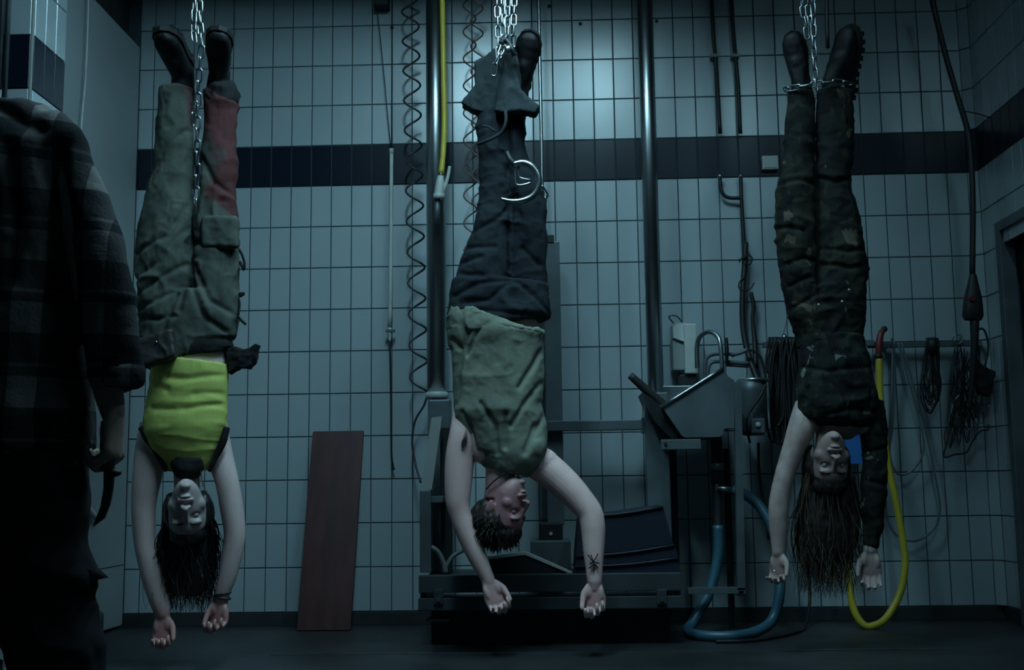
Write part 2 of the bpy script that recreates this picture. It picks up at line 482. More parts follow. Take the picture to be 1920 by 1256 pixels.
M_CAMO = camo('woodland_camo', [((0.009, 0.010, 0.009), 0), ((0.018, 0.020, 0.014), 0.50), ((0.006, 0.007, 0.007), 0.55), ((0.075, 0.062, 0.046), 0.66)])
M_CAMOT = camo('woodland_camo_top', [((0.010, 0.012, 0.011), 0), ((0.019, 0.023, 0.018), 0.50), ((0.006, 0.007, 0.008), 0.54), ((0.12, 0.125, 0.11), 0.665)], 10)
M_PLAID = plaid('dark_plaid_flannel')
M_TROUK = mat('black_trouser_cloth', (0.010, 0.010, 0.012), 0.9, bump=0.3, bscale=40, spec=0.1)
M_BLADE = mat('dark_blade_steel', (0.03, 0.03, 0.032), 0.4, 0.7)
M_LEATHER = mat('dark_leather', (0.022, 0.020, 0.019), 0.6, bump=0.3, bscale=50)
M_LAMPB = mat('lamp_housing', (0.30, 0.32, 0.32), 0.5)
M_TUBES = [mat('lit_diffuser', (0.8, 0.8, 0.8), 0.5, emit=LAMP_COL, estr=l[6]) for l in LAMPS]

# ================================================================ THE ROOM
FZ = -0.060
CEIL_Z = 3.40
TW, TH, GAP = 0.097431, 0.20, 0.0046
XR, XL = 3.445, -0.555

def box_struct(name, x0, x1, y0, y1, z0, z1, m, bev=0.0):
    return struct(obj(name, Geo().mm(x0, x1, y0, y1, z0, z1, bev), m, smooth=False))

floor = box_struct('floor', -2.6, 3.7, -6.6, 0.12, FZ - 0.1, FZ, M_FLOOR)
box_struct('ceiling', -2.6, 3.7, -6.6, 0.12, CEIL_Z, CEIL_Z + 0.1, M_CEIL)
wall_back = box_struct('wall_back', -0.62, 3.6, 0.004, 0.12, FZ, CEIL_Z, M_GROUT)
wall_rear = box_struct('wall_rear', -2.6, 3.7, -6.7, -6.6, FZ, CEIL_Z, M_CEIL)
box_struct('wall_left', -0.72, -0.62, -1.15, 0.12, FZ, CEIL_Z, M_DARKWALL)
box_struct('wall_far_left', -2.7, -2.6, -6.6, -1.2, FZ, CEIL_Z, M_PANEL)
struct(obj('baseboard_back', Geo().mm(XL, 3.43, -0.006, 0.006, FZ, -0.001, 0.002), M_BASE, smooth=False))

def tile_mesh(name, m, w=TW, h=TH):
    bm = bmesh.new(); bmesh.ops.create_cube(bm, size=2.0)
    hw, hh, t = (w - GAP) / 2, (h - GAP) / 2, 0.006
    for v in bm.verts: v.co = Vector((v.co.x * hw, v.co.y * t, v.co.z * hh))
    ed = [e for e in bm.edges if all(v.co.y < 0 for v in e.verts)]
    bmesh.ops.bevel(bm, geom=ed, offset=0.0016, segments=1, affect='EDGES')
    me = bpy.data.meshes.new(name); bm.to_mesh(me); bm.free(); me.materials.append(m)
    return me
T_WHITE = tile_mesh('tile', M_TILE); T_NAVY = tile_mesh('tile_navy', M_NAVY)

def tiny_rot(ax_z=0.0, a=0.0035):
    return Matrix.Rotation(ax_z, 3, 'Z').to_quaternion() @ (Matrix.Rotation(random.gauss(0, a), 3, 'X') @ Matrix.Rotation(random.gauss(0, a), 3, 'Z')).to_quaternion()

# back wall: the tiles that stand free are objects of their own, the hidden ones one joined part
HIDE = [(-0.05, 0.36, 0, 2.5), (0.86, 1.0, 0, 3.4), (1.08, 1.52, 0.4, 2.6), (1.86, 1.95, 0, 3.4), (0.95, 1.95, 0, 0.42), (1.95, 2.5, 0, 1.05), (2.55, 3.0, 0, 2.6), (3.0, 3.4, 0.6, 1.2), (0.27, 0.55, 0, 0.85), (-0.6, 3.6, 2.79, 3.6), (3.3, 3.6, 0, 3.4)]
rest_w, rest_n = Geo(), Geo()
cells = []
for r in range(17):
    for c in range(-5, 35):
        cells.append((c, r))
n_own = 0
tv = [np.array(v.co) for v in T_WHITE.vertices]; tf = [tuple(p.vertices) for p in T_WHITE.polygons]
for c, r in cells:
    cx, cz = (c + 0.5) * TW, (r + 0.5) * TH
    hid = any(a <= cx <= b and lo <= cz <= hi for a, b, lo, hi in HIDE)
    navy = (r == 10)
    if not hid and n_own < 300:
        inst(T_NAVY if navy else T_WHITE, 'tile', wall_back, (cx, 0.006, cz), tiny_rot()); n_own += 1
    else:
        q = np.array(tiny_rot().to_matrix())
        (rest_n if navy else rest_w).add([q @ v + np.array([cx, 0.006, cz]) for v in tv], tf)
obj('tiles', rest_w, M_TILE, wall_back, smooth=False, kind='stuff')
obj('band_tiles', rest_n, M_NAVY, wall_back, smooth=False, kind='stuff')
# slim cut tiles at the left end
gcut = tile_mesh('cut_tile', M_TILE, 0.072); gcutn = tile_mesh('cut_tile_navy', M_NAVY, 0.072)
for r in range(17):
    inst(gcutn if r == 10 else gcut, 'cut_tile', wall_back, (-5 * TW - 0.036, 0.006, (r + 0.5) * TH), tiny_rot())

# right wall with the door opening
wall_right = struct(obj('wall_right', Geo().mm(XR + 0.004, XR + 0.14, -0.25, 0.12, FZ, CEIL_Z).mm(XR + 0.004, XR + 0.14, -1.35, -0.25, 1.66, CEIL_Z).mm(XR + 0.004, XR + 0.14, -6.6, -1.35, FZ, CEIL_Z), M_GROUT, smooth=False))
# facet tiles in the corner
gfac = tile_mesh('corner_tile', M_TILE, 0.055); gfacn = tile_mesh('corner_tile_navy', M_NAVY, 0.055)
for r in range(17):
    inst(gfacn if r == 10 else gfac, 'corner_tile', wall_right, (3.429, -0.018, (r + 0.5) * TH), tiny_rot(-math.pi / 4))
for r in range(17):
    for k in range(13):
        y = -0.040 - (k + 0.5) * TW; z = (r + 0.5) * TH
        if y < -0.21 and z < 1.7: continue
        inst(T_NAVY if r == 10 else T_WHITE, 'tile', wall_right, (XR + 0.006, y, z), tiny_rot(-math.pi / 2))
obj('skirting', Geo().mm(XR - 0.004, XR + 0.006, -0.235, 0.0, FZ, -0.001, 0.002), M_BASE, wall_right, smooth=False)
door = struct(thing('door_2', 'dark blue-grey door in the right tiled wall', 'door', (XR, -0.8, FZ)))
del door['label'], door['category']
obj('frame', Geo().mm(XR - 0.018, XR + 0.05, -0.275, -0.225, FZ, 1.70, 0.004).mm(XR - 0.018, XR + 0.05, -1.36, -0.275, 1.655, 1.70, 0.004), M_STEELD, door, smooth=False)
obj('leaf', Geo().mm(XR + 0.06, XR + 0.10, -1.34, -0.276, FZ + 0.01, 1.655, 0.003), M_STEELK, door, smooth=False)
obj('kick_plate', Geo().mm(XR + 0.055, XR + 0.06, -1.3, -0.3, 0.02, 0.42, 0.001), M_STEELD, door, smooth=False)

# projecting corner of the left wall: tiled on both faces
stub = struct(obj('wall_stub', Geo().mm(-2.6, -0.434, -1.416, -1.15, FZ, CEIL_Z), M_GROUT, smooth=False))
for r in range(17):
    m_ = T_NAVY if r == 10 else T_WHITE
    z = (r + 0.5) * TH
    for k in range(3):
        inst(m_, 'tile', stub, (-0.432, -1.412 + (k + 0.5) * 0.0885, z), tiny_rot(math.pi / 2)).scale = (0.0885 / TW, 1, 1)
    for k in range(5):
        inst(m_, 'tile', stub, (-0.434 - (k + 0.5) * TW, -1.418, z), tiny_rot())
obj('corner_bead', Geo().mm(-0.438, -0.427, -1.423, -1.412, FZ, CEIL_Z, 0.003), M_GREYP, stub, smooth=False)
# riser pipes on that corner wall
for k, px in enumerate((3, 14)):
    p = at(px, 60, -1.47)
    o = obj('riser_pipe', Geo().lathe((p[0], -1.47, 1.95 if k else 1.99), [(0.009, 0), (0.009, 1.4)], seg=14), M_STEELD)
    tag(o, ('outer' if k == 0 else 'inner') + ' dull steel riser pipe on the tiled corner at far left', 'pipe', 'riser pipes at the left corner')

# big sliding panel
slide = struct(thing('door_1', '', '', (XL - 0.02, -0.55, FZ)))
del slide['label'], slide['category']
obj('leaf', Geo().mm(XL - 0.05, XL, -1.14, -0.012, FZ + 0.012, 2.71, 0.004), M_PANEL, slide, smooth=False)
obj('seam', Geo().mm(XL - 0.001, XL + 0.0015, -1.1, -0.012, 0.222, 0.226), M_BASE, slide, smooth=False)
pb = at(190, 1172, -0.30)
obj('corner_guide', Geo().prism([(XL, -0.36, FZ + 0.015), (XL, -0.27, FZ + 0.015), (XL, -0.27, 0.03), (XL, -0.31, 0.05)], (0.012, 0, 0)), M_STEEL, slide, smooth=False)
def on_panel(px, py):
    d = FWD + RGT * (px - 960.0) / F_PX - UPV * (py - 628.0) / F_PX
    return CAM + d * ((XL + 0.02 - CAM[0]) / d[0])
hp = [on_panel(*p) for p in ((150, 868), (148, 900), (155, 935), (168, 958), (182, 972))]
hh = obj('handle', tube_geo(hp, [0.012, 0.014, 0.016, 0.017, 0.012], 10), M_WHITEP, slide)
cp = [on_panel(*p) for p in ((167, -40), (164, 60), (160, 150), (152, 250), (150, 420))]
tag(obj('hanging_cord', tube_geo(cp, 0.0035, 8), M_WHITEP), 'thin white pull cord hanging in front of the big grey panel', 'cord')

# floor drain edge
tr = struct(obj('trim_1', Geo().mm(0.35, 2.9, -0.925, -0.915, FZ, FZ + 0.003), M_STEEL, smooth=False))
# unseen hoist beam for the chains, placed to shade the wall top; then lamps
box_struct('trim_2', -0.62, 3.6, -1.30, -0.92, 3.08, 3.25, M_STEELK)

def lamp(x, y, z, L, sl, sr, hw, m, label):
    t = thing('unseen_lamp', label, 'lamp', (x, y, z))
    obj('housing', Geo().mm(x - hw - 0.025, x + hw + 0.025, y - L / 2 - 0.04, y + L / 2 + 0.04, z + 0.03, z + 0.09, 0.004), M_LAMPB, t, smooth=False)
    for s, d in ((-1, sl), (1, sr)):
        obj('skirt', Geo().mm(x + s * (hw + 0.022) - 0.003, x + s * (hw + 0.022) + 0.003, y - L / 2 - 0.04, y + L / 2 + 0.04, z - d, z + 0.032), M_LAMPB, t, smooth=False)  # uneven depths shaped to keep light off the right wall and foreground
    for e in (-1, 1):
        obj('end_cap', Geo().mm(x - hw - 0.022, x + hw + 0.022, y + e * (L / 2 + 0.03) - 0.004, y + e * (L / 2 + 0.03) + 0.004, z - 0.025, z + 0.032), M_LAMPB, t, smooth=False)
    obj('diffuser', Geo().mm(x - hw, x + hw, y - L / 2, y + L / 2, z - 0.012, z + 0.030, 0.004), m, t, smooth=False)
    for e in (-0.4, 0.4):
        obj('hanger', Geo().lathe((x, y + L * e, z + 0.085), [(0.006, 0), (0.006, CEIL_Z - z - 0.085)], seg=8), M_STEELD, t)
    return t
lnames = ['lit ceiling lamp above the space in front of the middle person', 'unseen fill lamp added above the left foreground', 'unseen fill lamp added above the right foreground']
for (x, y, z, L, sl, sr, st, hw), ln, m_ in zip(LAMPS, lnames, M_TUBES):
    lamp(x, y, z, L, sl, sr, hw, m_, ln)

# ================================================================ EQUIPMENT
def bxp(x0, y0, x1, y1, yn, yf, bev=0.002, g=None):
    """box whose front (depth yn) spans the given picture rectangle, running back to depth yf"""
    a = at(x0, y1, yn); b = at(x1, y0, yn)
    return (g or Geo()).mm(a[0], b[0], yn, yf, a[2], b[2], bev)

# two round steel columns of the lifting platform
c1 = at(819, 735, -0.3); cw = 0.5 * 37 / ppm(-0.3)
col1 = thing('steel_column', 'thick round steel column with a white collar, left of the middle person', 'column', (c1[0], -0.3, 0.2))
obj('tube', Geo().lathe((c1[0], -0.3, c1[2]), [(cw, 0), (cw, CEIL_Z - c1[2])], seg=32), M_STEEL, col1)
obj('collar', Geo().lathe((c1[0], -0.3, c1[2] - 0.03), [(cw * 1.02, 0), (cw * 1.18, 0.004), (cw * 1.18, 0.026), (cw * 1.02, 0.03)], seg=32), M_WHITEP, col1)
obj('lower_post', bxp(803, 748, 844, 1074, -0.345, -0.255, 0.008), M_STEELD, col1, smooth=False)
c2 = at(1229, 730, -0.3); cw2 = 0.5 * 28.5 / ppm(-0.3)
col2 = thing('steel_column', 'slim round steel column right of the middle person, beside the sink', 'column', (c2[0], -0.3, 0.2))
obj('tube', Geo().lathe((c2[0], -0.3, c2[2] - 0.06), [(cw2, 0), (cw2, CEIL_Z - c2[2] + 0.06)], seg=32), M_STEEL, col2)
obj('lower_post', bxp(1218, 735, 1252, 1074, -0.335, -0.265, 0.006), M_STEELD, col2, smooth=False)
# thin bright rod
p = at(1013, 200, -0.16)
rod = obj('thin_steel_pipe', tube_geo([at(1003, -170, -0.16), at(1010, 12, -0.16), at(1012, 120, -0.16), at(1015, 260, -0.16), at(1017, 395, -0.16)], 0.0085, 14), M_STEEL)
tag(rod, 'thin bright vertical steel pipe just right of the middle person', 'pipe')
# mid post with cross beam
post = thing('guide_post', 'square steel guide post with black cap behind the man in the olive tee', 'post', at(1038, 985, -0.2))
obj('post', bxp(1027, 452, 1049, 985, -0.22, -0.14, 0.004), M_STEELD, post, smooth=False)
obj('cap', bxp(1024, 440, 1039, 455, -0.225, -0.15, 0.003), M_BLACK, post, smooth=False)
obj('bracket', bxp(1011, 980, 1055, 1013, -0.30, -0.12, 0.006), M_BLACK, post, smooth=False)
bb = at(1033, 1000, -0.3)
obj('bolt', Geo().lathe(bb, [(0.008, -0.004), (0.008, 0.006)], axis=(0, -1, 0), seg=12), M_WHITEP, post, smooth='auto')
obj('control_box', bxp(995, 1013, 1070, 1068, -0.36, -0.12, 0.006), M_STEELD, post, smooth=False)
beam = thing('cross_beam', 'horizontal grey steel beam running from the guide post to the slim column', 'beam', at(1125, 808, -0.26))
obj('beam', bxp(1027, 786, 1224, 808, -0.27, -0.20, 0.004), M_STEELD, beam, smooth=False)
obj('end_plate', bxp(1205, 782, 1228, 812, -0.28, -0.20, 0.003), M_STEELD, beam, smooth=False)

plat = thing('lifting_platform', 'low grey steel lifting platform with two front rails behind the middle person', 'platform', at(1030, 1205, -0.7))
YP = -0.75
obj('upper_rail', bxp(785, 1074, 1277, 1112, YP, YP + 0.05, 0.003), M_RAIL, plat, smooth=False)
obj('lower_rail', bxp(784, 1117, 1279, 1145, YP - 0.004, YP + 0.05, 0.003), M_RAIL, plat, smooth=False)
a = at(785, 1112, YP); b = at(1278, 1079, YP)
obj('deck', Geo().mm(a[0] + 0.003, b[0] - 0.003, YP + 0.05, -0.14, a[2] + 0.01, b[2] - 0.01, 0.003), M_STEELK, plat, smooth=False)
for xx in (a[0] + 0.012, b[0] - 0.012):
    obj('side_rail', Geo().mm(xx - 0.012, xx + 0.012, YP + 0.05, -0.14, at(785, 1145, YP)[2], a[2] + 0.01, 0.003), M_RAIL, plat, smooth=False)
obj('base', Geo().mm(a[0] + 0.04, b[0] - 0.04, -0.66, -0.16, FZ, at(785, 1146, YP)[2] + 0.01, 0.004), M_STEELK, plat, smooth=False)
obj('foot_plate', bxp(798, 1160, 842, 1166, -0.69, -0.6, 0.002), M_STEELD, plat, smooth=False)
for px in (822, 1241):
    lt = obj('latch', bxp(px - 9, 1105, px + 9, 1133, YP - 0.014, YP, 0.003), M_RAIL, plat, smooth=False)
    obj('bolt', Geo().lathe(at(px, 1124, YP - 0.014), [(0.008, -0.002), (0.008, 0.007)], axis=(0, -1, 0), seg=10), M_STEEL, lt, smooth='auto')
guard = thing('side_guard', 'pale upright steel side guard on the left end of the lifting platform', 'guard', at(798, 1074, -0.62))
obj('slanted_plate', Geo().prism([at(809, 783, -0.55), at(829, 780, -0.55), at(810, 917, -0.6), at(788, 920, -0.6)], (0, 0.02, 0)), M_GREYP, guard, smooth=False)
obj('post', bxp(787, 919, 808, 1074, -0.62, -0.56, 0.004), M_STEELD, guard, smooth=False)
obj('rear_post', bxp(826, 800, 846, 1074, -0.46, -0.40, 0.004), M_STEELK, guard, smooth=False)
obj('tie', bxp(808, 930, 830, 942, -0.60, -0.46, 0.002), M_STEELD, guard, smooth=False)

# things on the platform
def poly(pts, y): return [at(px, py, y) for px, py in pts]
tr_lab = ['topmost of the tilted navy plastic trays on the platform', 'middle one of the tilted navy plastic trays on the platform', 'lowest of the tilted navy plastic trays on the platform']
shapes = [[(1086, 966), (1160, 962), (1243, 948), (1262, 1019), (1170, 1034), (1080, 1040)], [(1080, 1041), (1170, 1035), (1264, 1020), (1272, 1043), (1180, 1055), (1079, 1060)], [(1079, 1061), (1180, 1056), (1272, 1044), (1276, 1073), (1078, 1073)]]
for i, (sh, lab) in enumerate(zip(shapes, tr_lab)):
    t = thing('plastic_tray', lab, 'tray', at(1175, sh[-1][1], -0.55), 'navy plastic trays on the platform')
    yb = -0.60 + 0.0 * i
    obj('shell', Geo().prism(poly(sh, yb), (0.0, 0.38, 0.0)), M_BLUEPL, t, smooth=False)
    e = [sh[-1], sh[-2]] if i < 2 else [sh[1], sh[0]]
    top = sh[:3] if i else sh[:3]
    obj('rim', tube_geo([at(px, py + 2, yb - 0.004) for px, py in top], 0.0055, 8, 3), M_BLUEPL, t)
bt = thing('cutting_board', 'black board with a white edge lying tilted on the platform', 'board', at(985, 1075, -0.62))
bp_ = [(905, 1050), (985, 1040), (1012, 1050), (1068, 1074), (1060, 1076), (893, 1076)]
obj('board', Geo().prism(poly(bp_, -0.66), (0, 0.025, 0)), M_BLACK, bt, smooth=False)
obj('edge', Geo().prism(poly([(903, 1045), (985, 1034), (1013, 1046), (1074, 1073), (1067, 1074.5), (1011, 1051), (985, 1040), (905, 1050)], -0.665), (0, 0.04, 0)), M_WHITEP, bt, smooth=False)
h1 = obj('short_hose', tube_geo([at(802, 1024, -0.60), at(818, 1032, -0.58), at(830, 1052, -0.56), at(836, 1074, -0.55)], 0.011, 10), M_GREYP)
tag(h1, 'pale short hose arching down onto the left end of the platform', 'hose')
h2 = obj('short_hose', tube_geo([at(872, 1030, -0.50), at(850, 1042, -0.52), at(838, 1060, -0.53), at(832, 1075, -0.54)], 0.009, 10), M_GREYH)
tag(h2, 'grey short hose bending right behind the hanging man\'s forearm', 'hose')

# leaning board
b0, b1 = np.array([0.292, -0.205, FZ]), np.array([0.532, -0.205, FZ])
t0, t1 = np.array([0.300, -0.012, 0.822]), np.array([0.534, -0.012, 0.822])
g = Geo()
mid = (b0 + b1 + t0 + t1) / 4
upv = nrm((t0 + t1) / 2 - (b0 + b1) / 2); rx = nrm(b1 - b0); nn = np.cross(rx, upv)
Lh = np.linalg.norm((t0 + t1) / 2 - (b0 + b1) / 2) / 2
g.box(mid - nn * 0.0, (0.119, 0.011, Lh), rx, -nn, upv, 0.006)
g.V[:, 0] += (g.V[:, 2] - FZ) * 0.02
g.V[:, 2] -= min(0, g.V[:, 2].min() - FZ)
tag(obj('leaning_board', g, M_BROWN, smooth='auto'), 'tall red-brown board leaning against the tiled wall', 'board')

# pull rod with white sleeve
pr_ = thing('pull_rod', 'white tubular pull rod hanging on the wall with thin wires above it', 'rod', at(733, 615, -0.05))
obj('sleeve', tube_geo([at(734, 282, -0.05), at(733, 450, -0.05), at(731, 614, -0.05)], 0.0095, 12), M_WHITEP, pr_)
obj('sleeve_cap', tube_geo([at(734, 279, -0.05), at(734, 288, -0.05)], 0.0115, 12, 2), M_WHITEP, pr_)
obj('clamp', bxp(723, 617, 740, 622, -0.062, -0.04, 0.001), M_STEELD, pr_, smooth=False)
obj('coupling', tube_geo([at(731, 614, -0.05), at(731, 630, -0.05), at(731, 640, -0.05)], [0.009, 0.008, 0.005], 10, 3), M_WHITEP, pr_)
obj('rod', tube_geo([at(731, 632, -0.05), at(733, 740, -0.04), at(734, 845, -0.035), at(738, 879, -0.03)], 0.004, 8), M_STEELK, pr_)
obj('rod_tip', Geo().ell(at(738, 879, -0.03), 0.0065), M_STEELK, pr_)
obj('wire', tube_geo([at(735, -30, -0.06), at(734, 280, -0.05)], 0.0022, 6, 2), M_BLACK, pr_)
obj('wire', tube_geo([at(704, 6, -0.06), at(712, 60, -0.06), at(733, 280, -0.05)], 0.0022, 6, 4), M_BLACK, pr_)
obj('wall_bracket', bxp(700, -14, 727, 8, -0.09, -0.002, 0.004), M_STEELK, pr_, smooth=False)

# coiled air hoses
def coil(name, top, bot, y, turns, amp, r, m, label, tail=None, ph=0.0):
    A, B = at(*top, y), at(*bot, y)
    n = int(turns * 18); pts = []
    for i in range(n + 1):
        t = i / n; w = 2 * math.pi * turns * t + ph
        c = A + (B - A) * t
        pts.append(c + np.array([math.cos(w) * amp, math.sin(w) * amp * 0.75, math.sin(w) * 0.010]))
    if tail:
        pts += list(spline([pts[-1]] + [at(*q) for q in tail], 6)[1:])
    o = obj(name, tube_geo(pts, r, 7, 0), m)
    return tag(o, label, 'hose', 'coiled air hoses')
coil('coiled_hose', (767, -60), (786, 736), -0.13, 14.0, 0.040, 0.0050, M_COIL, 'long black coiled air hose left of the thick steel column', [(795, 760, -0.12), (778, 790, -0.10), (773, 830, -0.10), (779, 870, -0.12), (789, 905, -0.16)])
coil('coiled_hose', (880, -60), (882, 470), -0.14, 10.4, 0.030, 0.0040, M_COILB, 'brown coiled air hose hanging nearest the yellow spray hose', None, 0.6)
coil('coiled_hose', (893, -60), (897, 400), -0.17, 9.6, 0.029, 0.0040, M_COILB, 'brown coiled air hose partly hidden by the middle person\'s legs', None, 2.4)

# yellow spray hose with gun
gun = thing('spray_gun_hose', 'yellow hose with a white spray gun hanging beside the thick steel column', 'hose', at(826, 372, -0.40))
obj('hose', tube_geo([at(829, -30, -0.38), at(831, 100, -0.38), at(833, 220, -0.38), at(831, 285, -0.39), at(827, 325, -0.40)], 0.0125, 12), M_YELLOWH, gun)
obj('ferrule', tube_geo([at(827, 320, -0.40), at(826, 334, -0.40)], 0.009, 10, 2), M_STEEL, gun)
obj('body', tube_geo([at(826, 330, -0.40), at(825, 345, -0.40), at(823, 368, -0.40)], [0.014, 0.021, 0.024], 12), M_WHITEP, gun)
obj('nozzle', tube_geo([at(823, 364, -0.40), at(823, 373, -0.40)], 0.026, 14, 2), M_WHITEP, gun)
obj('trigger', tube_geo([at(843, 312, -0.40), at(840, 330, -0.40), at(834, 352, -0.40), at(829, 360, -0.40)], [0.007, 0.008, 0.007, 0.006], 10), M_WHITEP, gun)
obj('spray_tube', tube_geo([at(820, 372, -0.395), at(819, 420, -0.39)], 0.013, 10, 2), M_STEELD, gun)

# wall pipes
def wpipe(pts, y, r, label, m=M_STEELK):
    t = thing('wall_pipe', label, 'pipe', at(*pts[-1], y))
    obj('pipe', tube_geo([at(*p, y) for p in pts], r, 12), m, t)
    return t
w1 = wpipe([(1333, -30), (1337, 60), (1341, 105), (1345, 160), (1350, 250)], -0.035, 0.009, 'left one of the two thin dark pipes running down the wall', M_STEELK)
obj('clip', bxp(1333, 100, 1348, 106, -0.05, -0.002, 0.001), M_GREYP, w1, smooth=False)
w2 = wpipe([(1370, -30), (1375, 60), (1379, 105), (1384, 160), (1388, 250)], -0.035, 0.009, 'right one of the two thin dark pipes running down the wall', M_STEELK)
obj('clip', bxp(1372, 100, 1387, 106, -0.05, -0.002, 0.001), M_GREYP, w2, smooth=False)
u = thing('pipe_bend', 'bent pipe below the navy band that leads to the tied hose', 'pipe', at(1391, 420, -0.04))
obj('pipe', tube_geo([at(1350, 330, -0.04), at(1351, 350, -0.04), at(1356, 364, -0.04), at(1368, 371, -0.04), at(1390, 371, -0.04)], 0.0085, 12), M_STEELK, u)
obj('pipe', tube_geo([at(1389, 330, -0.04), at(1390, 371, -0.04), at(1393, 420, -0.04), at(1396, 470, -0.04)], 0.0085, 12), M_STEELK, u)
for px in (1350, 1389):
    obj('fitting', Geo().ell(at(px, 330, -0.045), (0.014, 0.014, 0.010)), M_STEEL, u)
hz = thing('tied_hose', 'dark supply hose tied with string, running down into the steel bucket', 'hose', at(1410, 715, -0.09))
obj('hose', tube_geo([at(1398, 455, -0.045), at(1396, 500, -0.05), at(1392, 560, -0.06), at(1394, 620, -0.07), at(1405, 670, -0.10), at(1424, 722, -0.16)], 0.0135, 12), M_BLACK, hz)
for k, pts in enumerate([[(1386, 492), (1392, 482), (1402, 478), (1410, 484), (1406, 496), (1396, 494)], [(1384, 488), (1394, 484), (1406, 477)], [(1396, 520), (1387, 528), (1386, 540), (1396, 545), (1408, 540), (1414, 530)]]):
    obj('string', tube_geo([at(*q, -0.07) for q in pts], 0.0035, 7), M_BLACK, hz)
hz2 = obj('short_black_hose', tube_geo([at(1408, 548, -0.05), at(1413, 575, -0.05), at(1411, 600, -0.05), at(1415, 640, -0.06), at(1417, 690, -0.09)], [0.009, 0.011, 0.009, 0.012, 0.012], 10), M_BLACK)
tag(hz2, 'short lumpy black hose hanging just right of the tied hose', 'hose')
# small wall box on the band
wb = thing('wall_box', 'small white junction box on the navy tile band', 'box', at(1445, 318, -0.02))
obj('body', bxp(1430, 291, 1459, 317, -0.03, -0.001, 0.004), M_WHITEP, wb, smooth=False)
obj('cover', bxp(1433, 294, 1456, 314, -0.034, -0.029, 0.002), M_WHITEP, wb, smooth=False)
# screws in the wall
for i, (px, py) in enumerate(((735, 52), (1088, 45), (1231, 40), (1030, 12))):
    tag(obj('wall_screw', Geo().lathe(at(px, py, -0.001), [(0.008, 0), (0.008, 0.006), (0.004, 0.008)], axis=(0, -1, 0), seg=10), M_STEELK, smooth='auto'),
        ['dark screw head left of the thick steel column', 'dark screw head under the bright lamp reflection', 'dark screw head just right of the slim column', 'dark screw head at the top edge beside the thin bright pipe'][i], 'screw', 'screw heads in the wall')

# ---------------- sink unit
sk = thing('sink_unit', 'angular stainless steel hand sink on a tubular frame, right of the slim column', 'sink', at(1320, 1110, -0.35))
YS = -0.50
pb_ = [(1241, 762), (1355, 692), (1366, 706), (1377, 713), (1377, 802), (1358, 803), (1356, 814), (1350, 819), (1284, 820), (1278, 816)]
obj('basin', Geo().prism(poly(pb_, YS), (0, 0.34, 0)), M_STEELD, sk, smooth=False)
obj('rim', tube_geo([at(1238, 764, YS - 0.004), at(1296, 728, YS - 0.004), at(1356, 690, YS - 0.004)], 0.008, 8, 2), M_STEEL, sk)
obj('front_plate', Geo().prism(poly([(1205, 735), (1240, 760), (1285, 822), (1262, 824), (1228, 790)], YS + 0.05), (0, 0.26, 0)), M_STEELK, sk, smooth=False)
obj('back_splash', bxp(1225, 722, 1345, 768, YS + 0.30, YS + 0.33, 0.003), M_STEEL, sk, smooth=False)
obj('bracket', bxp(1240, 823, 1314, 843, YS - 0.01, YS + 0.03, 0.003), M_STEELD, sk, smooth=False)
obj('bolt', Geo().lathe(at(1248, 832, YS - 0.01), [(0.007, -0.002), (0.007, 0.006)], axis=(0, -1, 0), seg=10), M_STEELK, sk, smooth='auto')
obj('leg', Geo().prism(poly([(1377, 716), (1390, 716), (1398, 1106), (1383, 1106)], YS), (0, 0.03, 0)), M_STEELD, sk, smooth=False)
obj('leg', Geo().prism(poly([(1254, 843), (1268, 843), (1276, 1108), (1262, 1108)], -0.125), (0, 0.03, 0)), M_STEELK, sk, smooth=False)
obj('bottom_bar', bxp(1290, 1101, 1398, 1114, YS, YS + 0.03, 0.002), M_STEELD, sk, smooth=False)
for px in (1390,):
    lo_ = at(px, 1112, YS)
    obj('foot', Geo().mm(lo_[0] - 0.012, lo_[0] + 0.012, YS + 0.0, YS + 0.30, lo_[2] - 0.012, lo_[2] + 0.012, 0.002), M_STEELK, sk, smooth=False)
    obj('rear_leg', Geo().mm(lo_[0] - 0.012, lo_[0] + 0.012, YS + 0.28, YS + 0.30, FZ, lo_[2] + 0.6, 0.002), M_STEELK, sk, smooth=False)
dr = obj('drain', tube_geo([at(1342, 818, -0.33), at(1343, 850, -0.33), at(1344, 905, -0.33)], 0.026, 14), M_STEELK, sk)
obj('drain_nut', tube_geo([at(1343, 868, -0.33), at(1343, 882, -0.33)], 0.032, 12, 2), M_STEELD, dr)
obj('valve', tube_geo([at(1345, 915, -0.36), at(1370, 918, -0.37)], 0.012, 10, 2), M_STEEL, sk)
obj('hose_tail', tube_geo([at(1344, 905, -0.33), at(1346, 960, -0.34), at(1346, 1000, -0.35)], 0.021, 12, 3), M_BLACK, sk)
obj('gooseneck_tap', tube_geo([at(1307, 690, -0.20), at(1307, 650, -0.20), at(1312, 632, -0.21), at(1328, 622, -0.24), at(1344, 629, -0.27), at(1351, 648, -0.29), at(1355, 705, -0.30)], 0.0105, 12), M_STEEL, sk)
obj('tap_lever', tube_geo([at(1362, 633, -0.2), at(1363, 655, -0.2), at(1363, 680, -0.2)], [0.006, 0.009, 0.006], 10), M_STEELK, sk)
for pts in ([(1322, 715), (1322, 680), (1330, 667), (1352, 663), (1380, 664), (1402, 655)], [(1327, 715), (1328, 690), (1336, 679), (1358, 678), (1404, 681)]):
    obj('supply_pipe', tube_geo([at(*q, -0.16) for q in pts], 0.0085, 10), M_STEELD, sk)
obj('manifold', tube_geo([at(1360, 682, -0.15), at(1404, 685, -0.15)], 0.012, 10, 2), M_STEELD, sk)
bar = obj('tool_handle', tube_geo([at(1182, 704, -0.46), at(1212, 731, -0.44), at(1247, 762, -0.42)], [0.016, 0.0195, 0.019], 14), M_LEATHER)
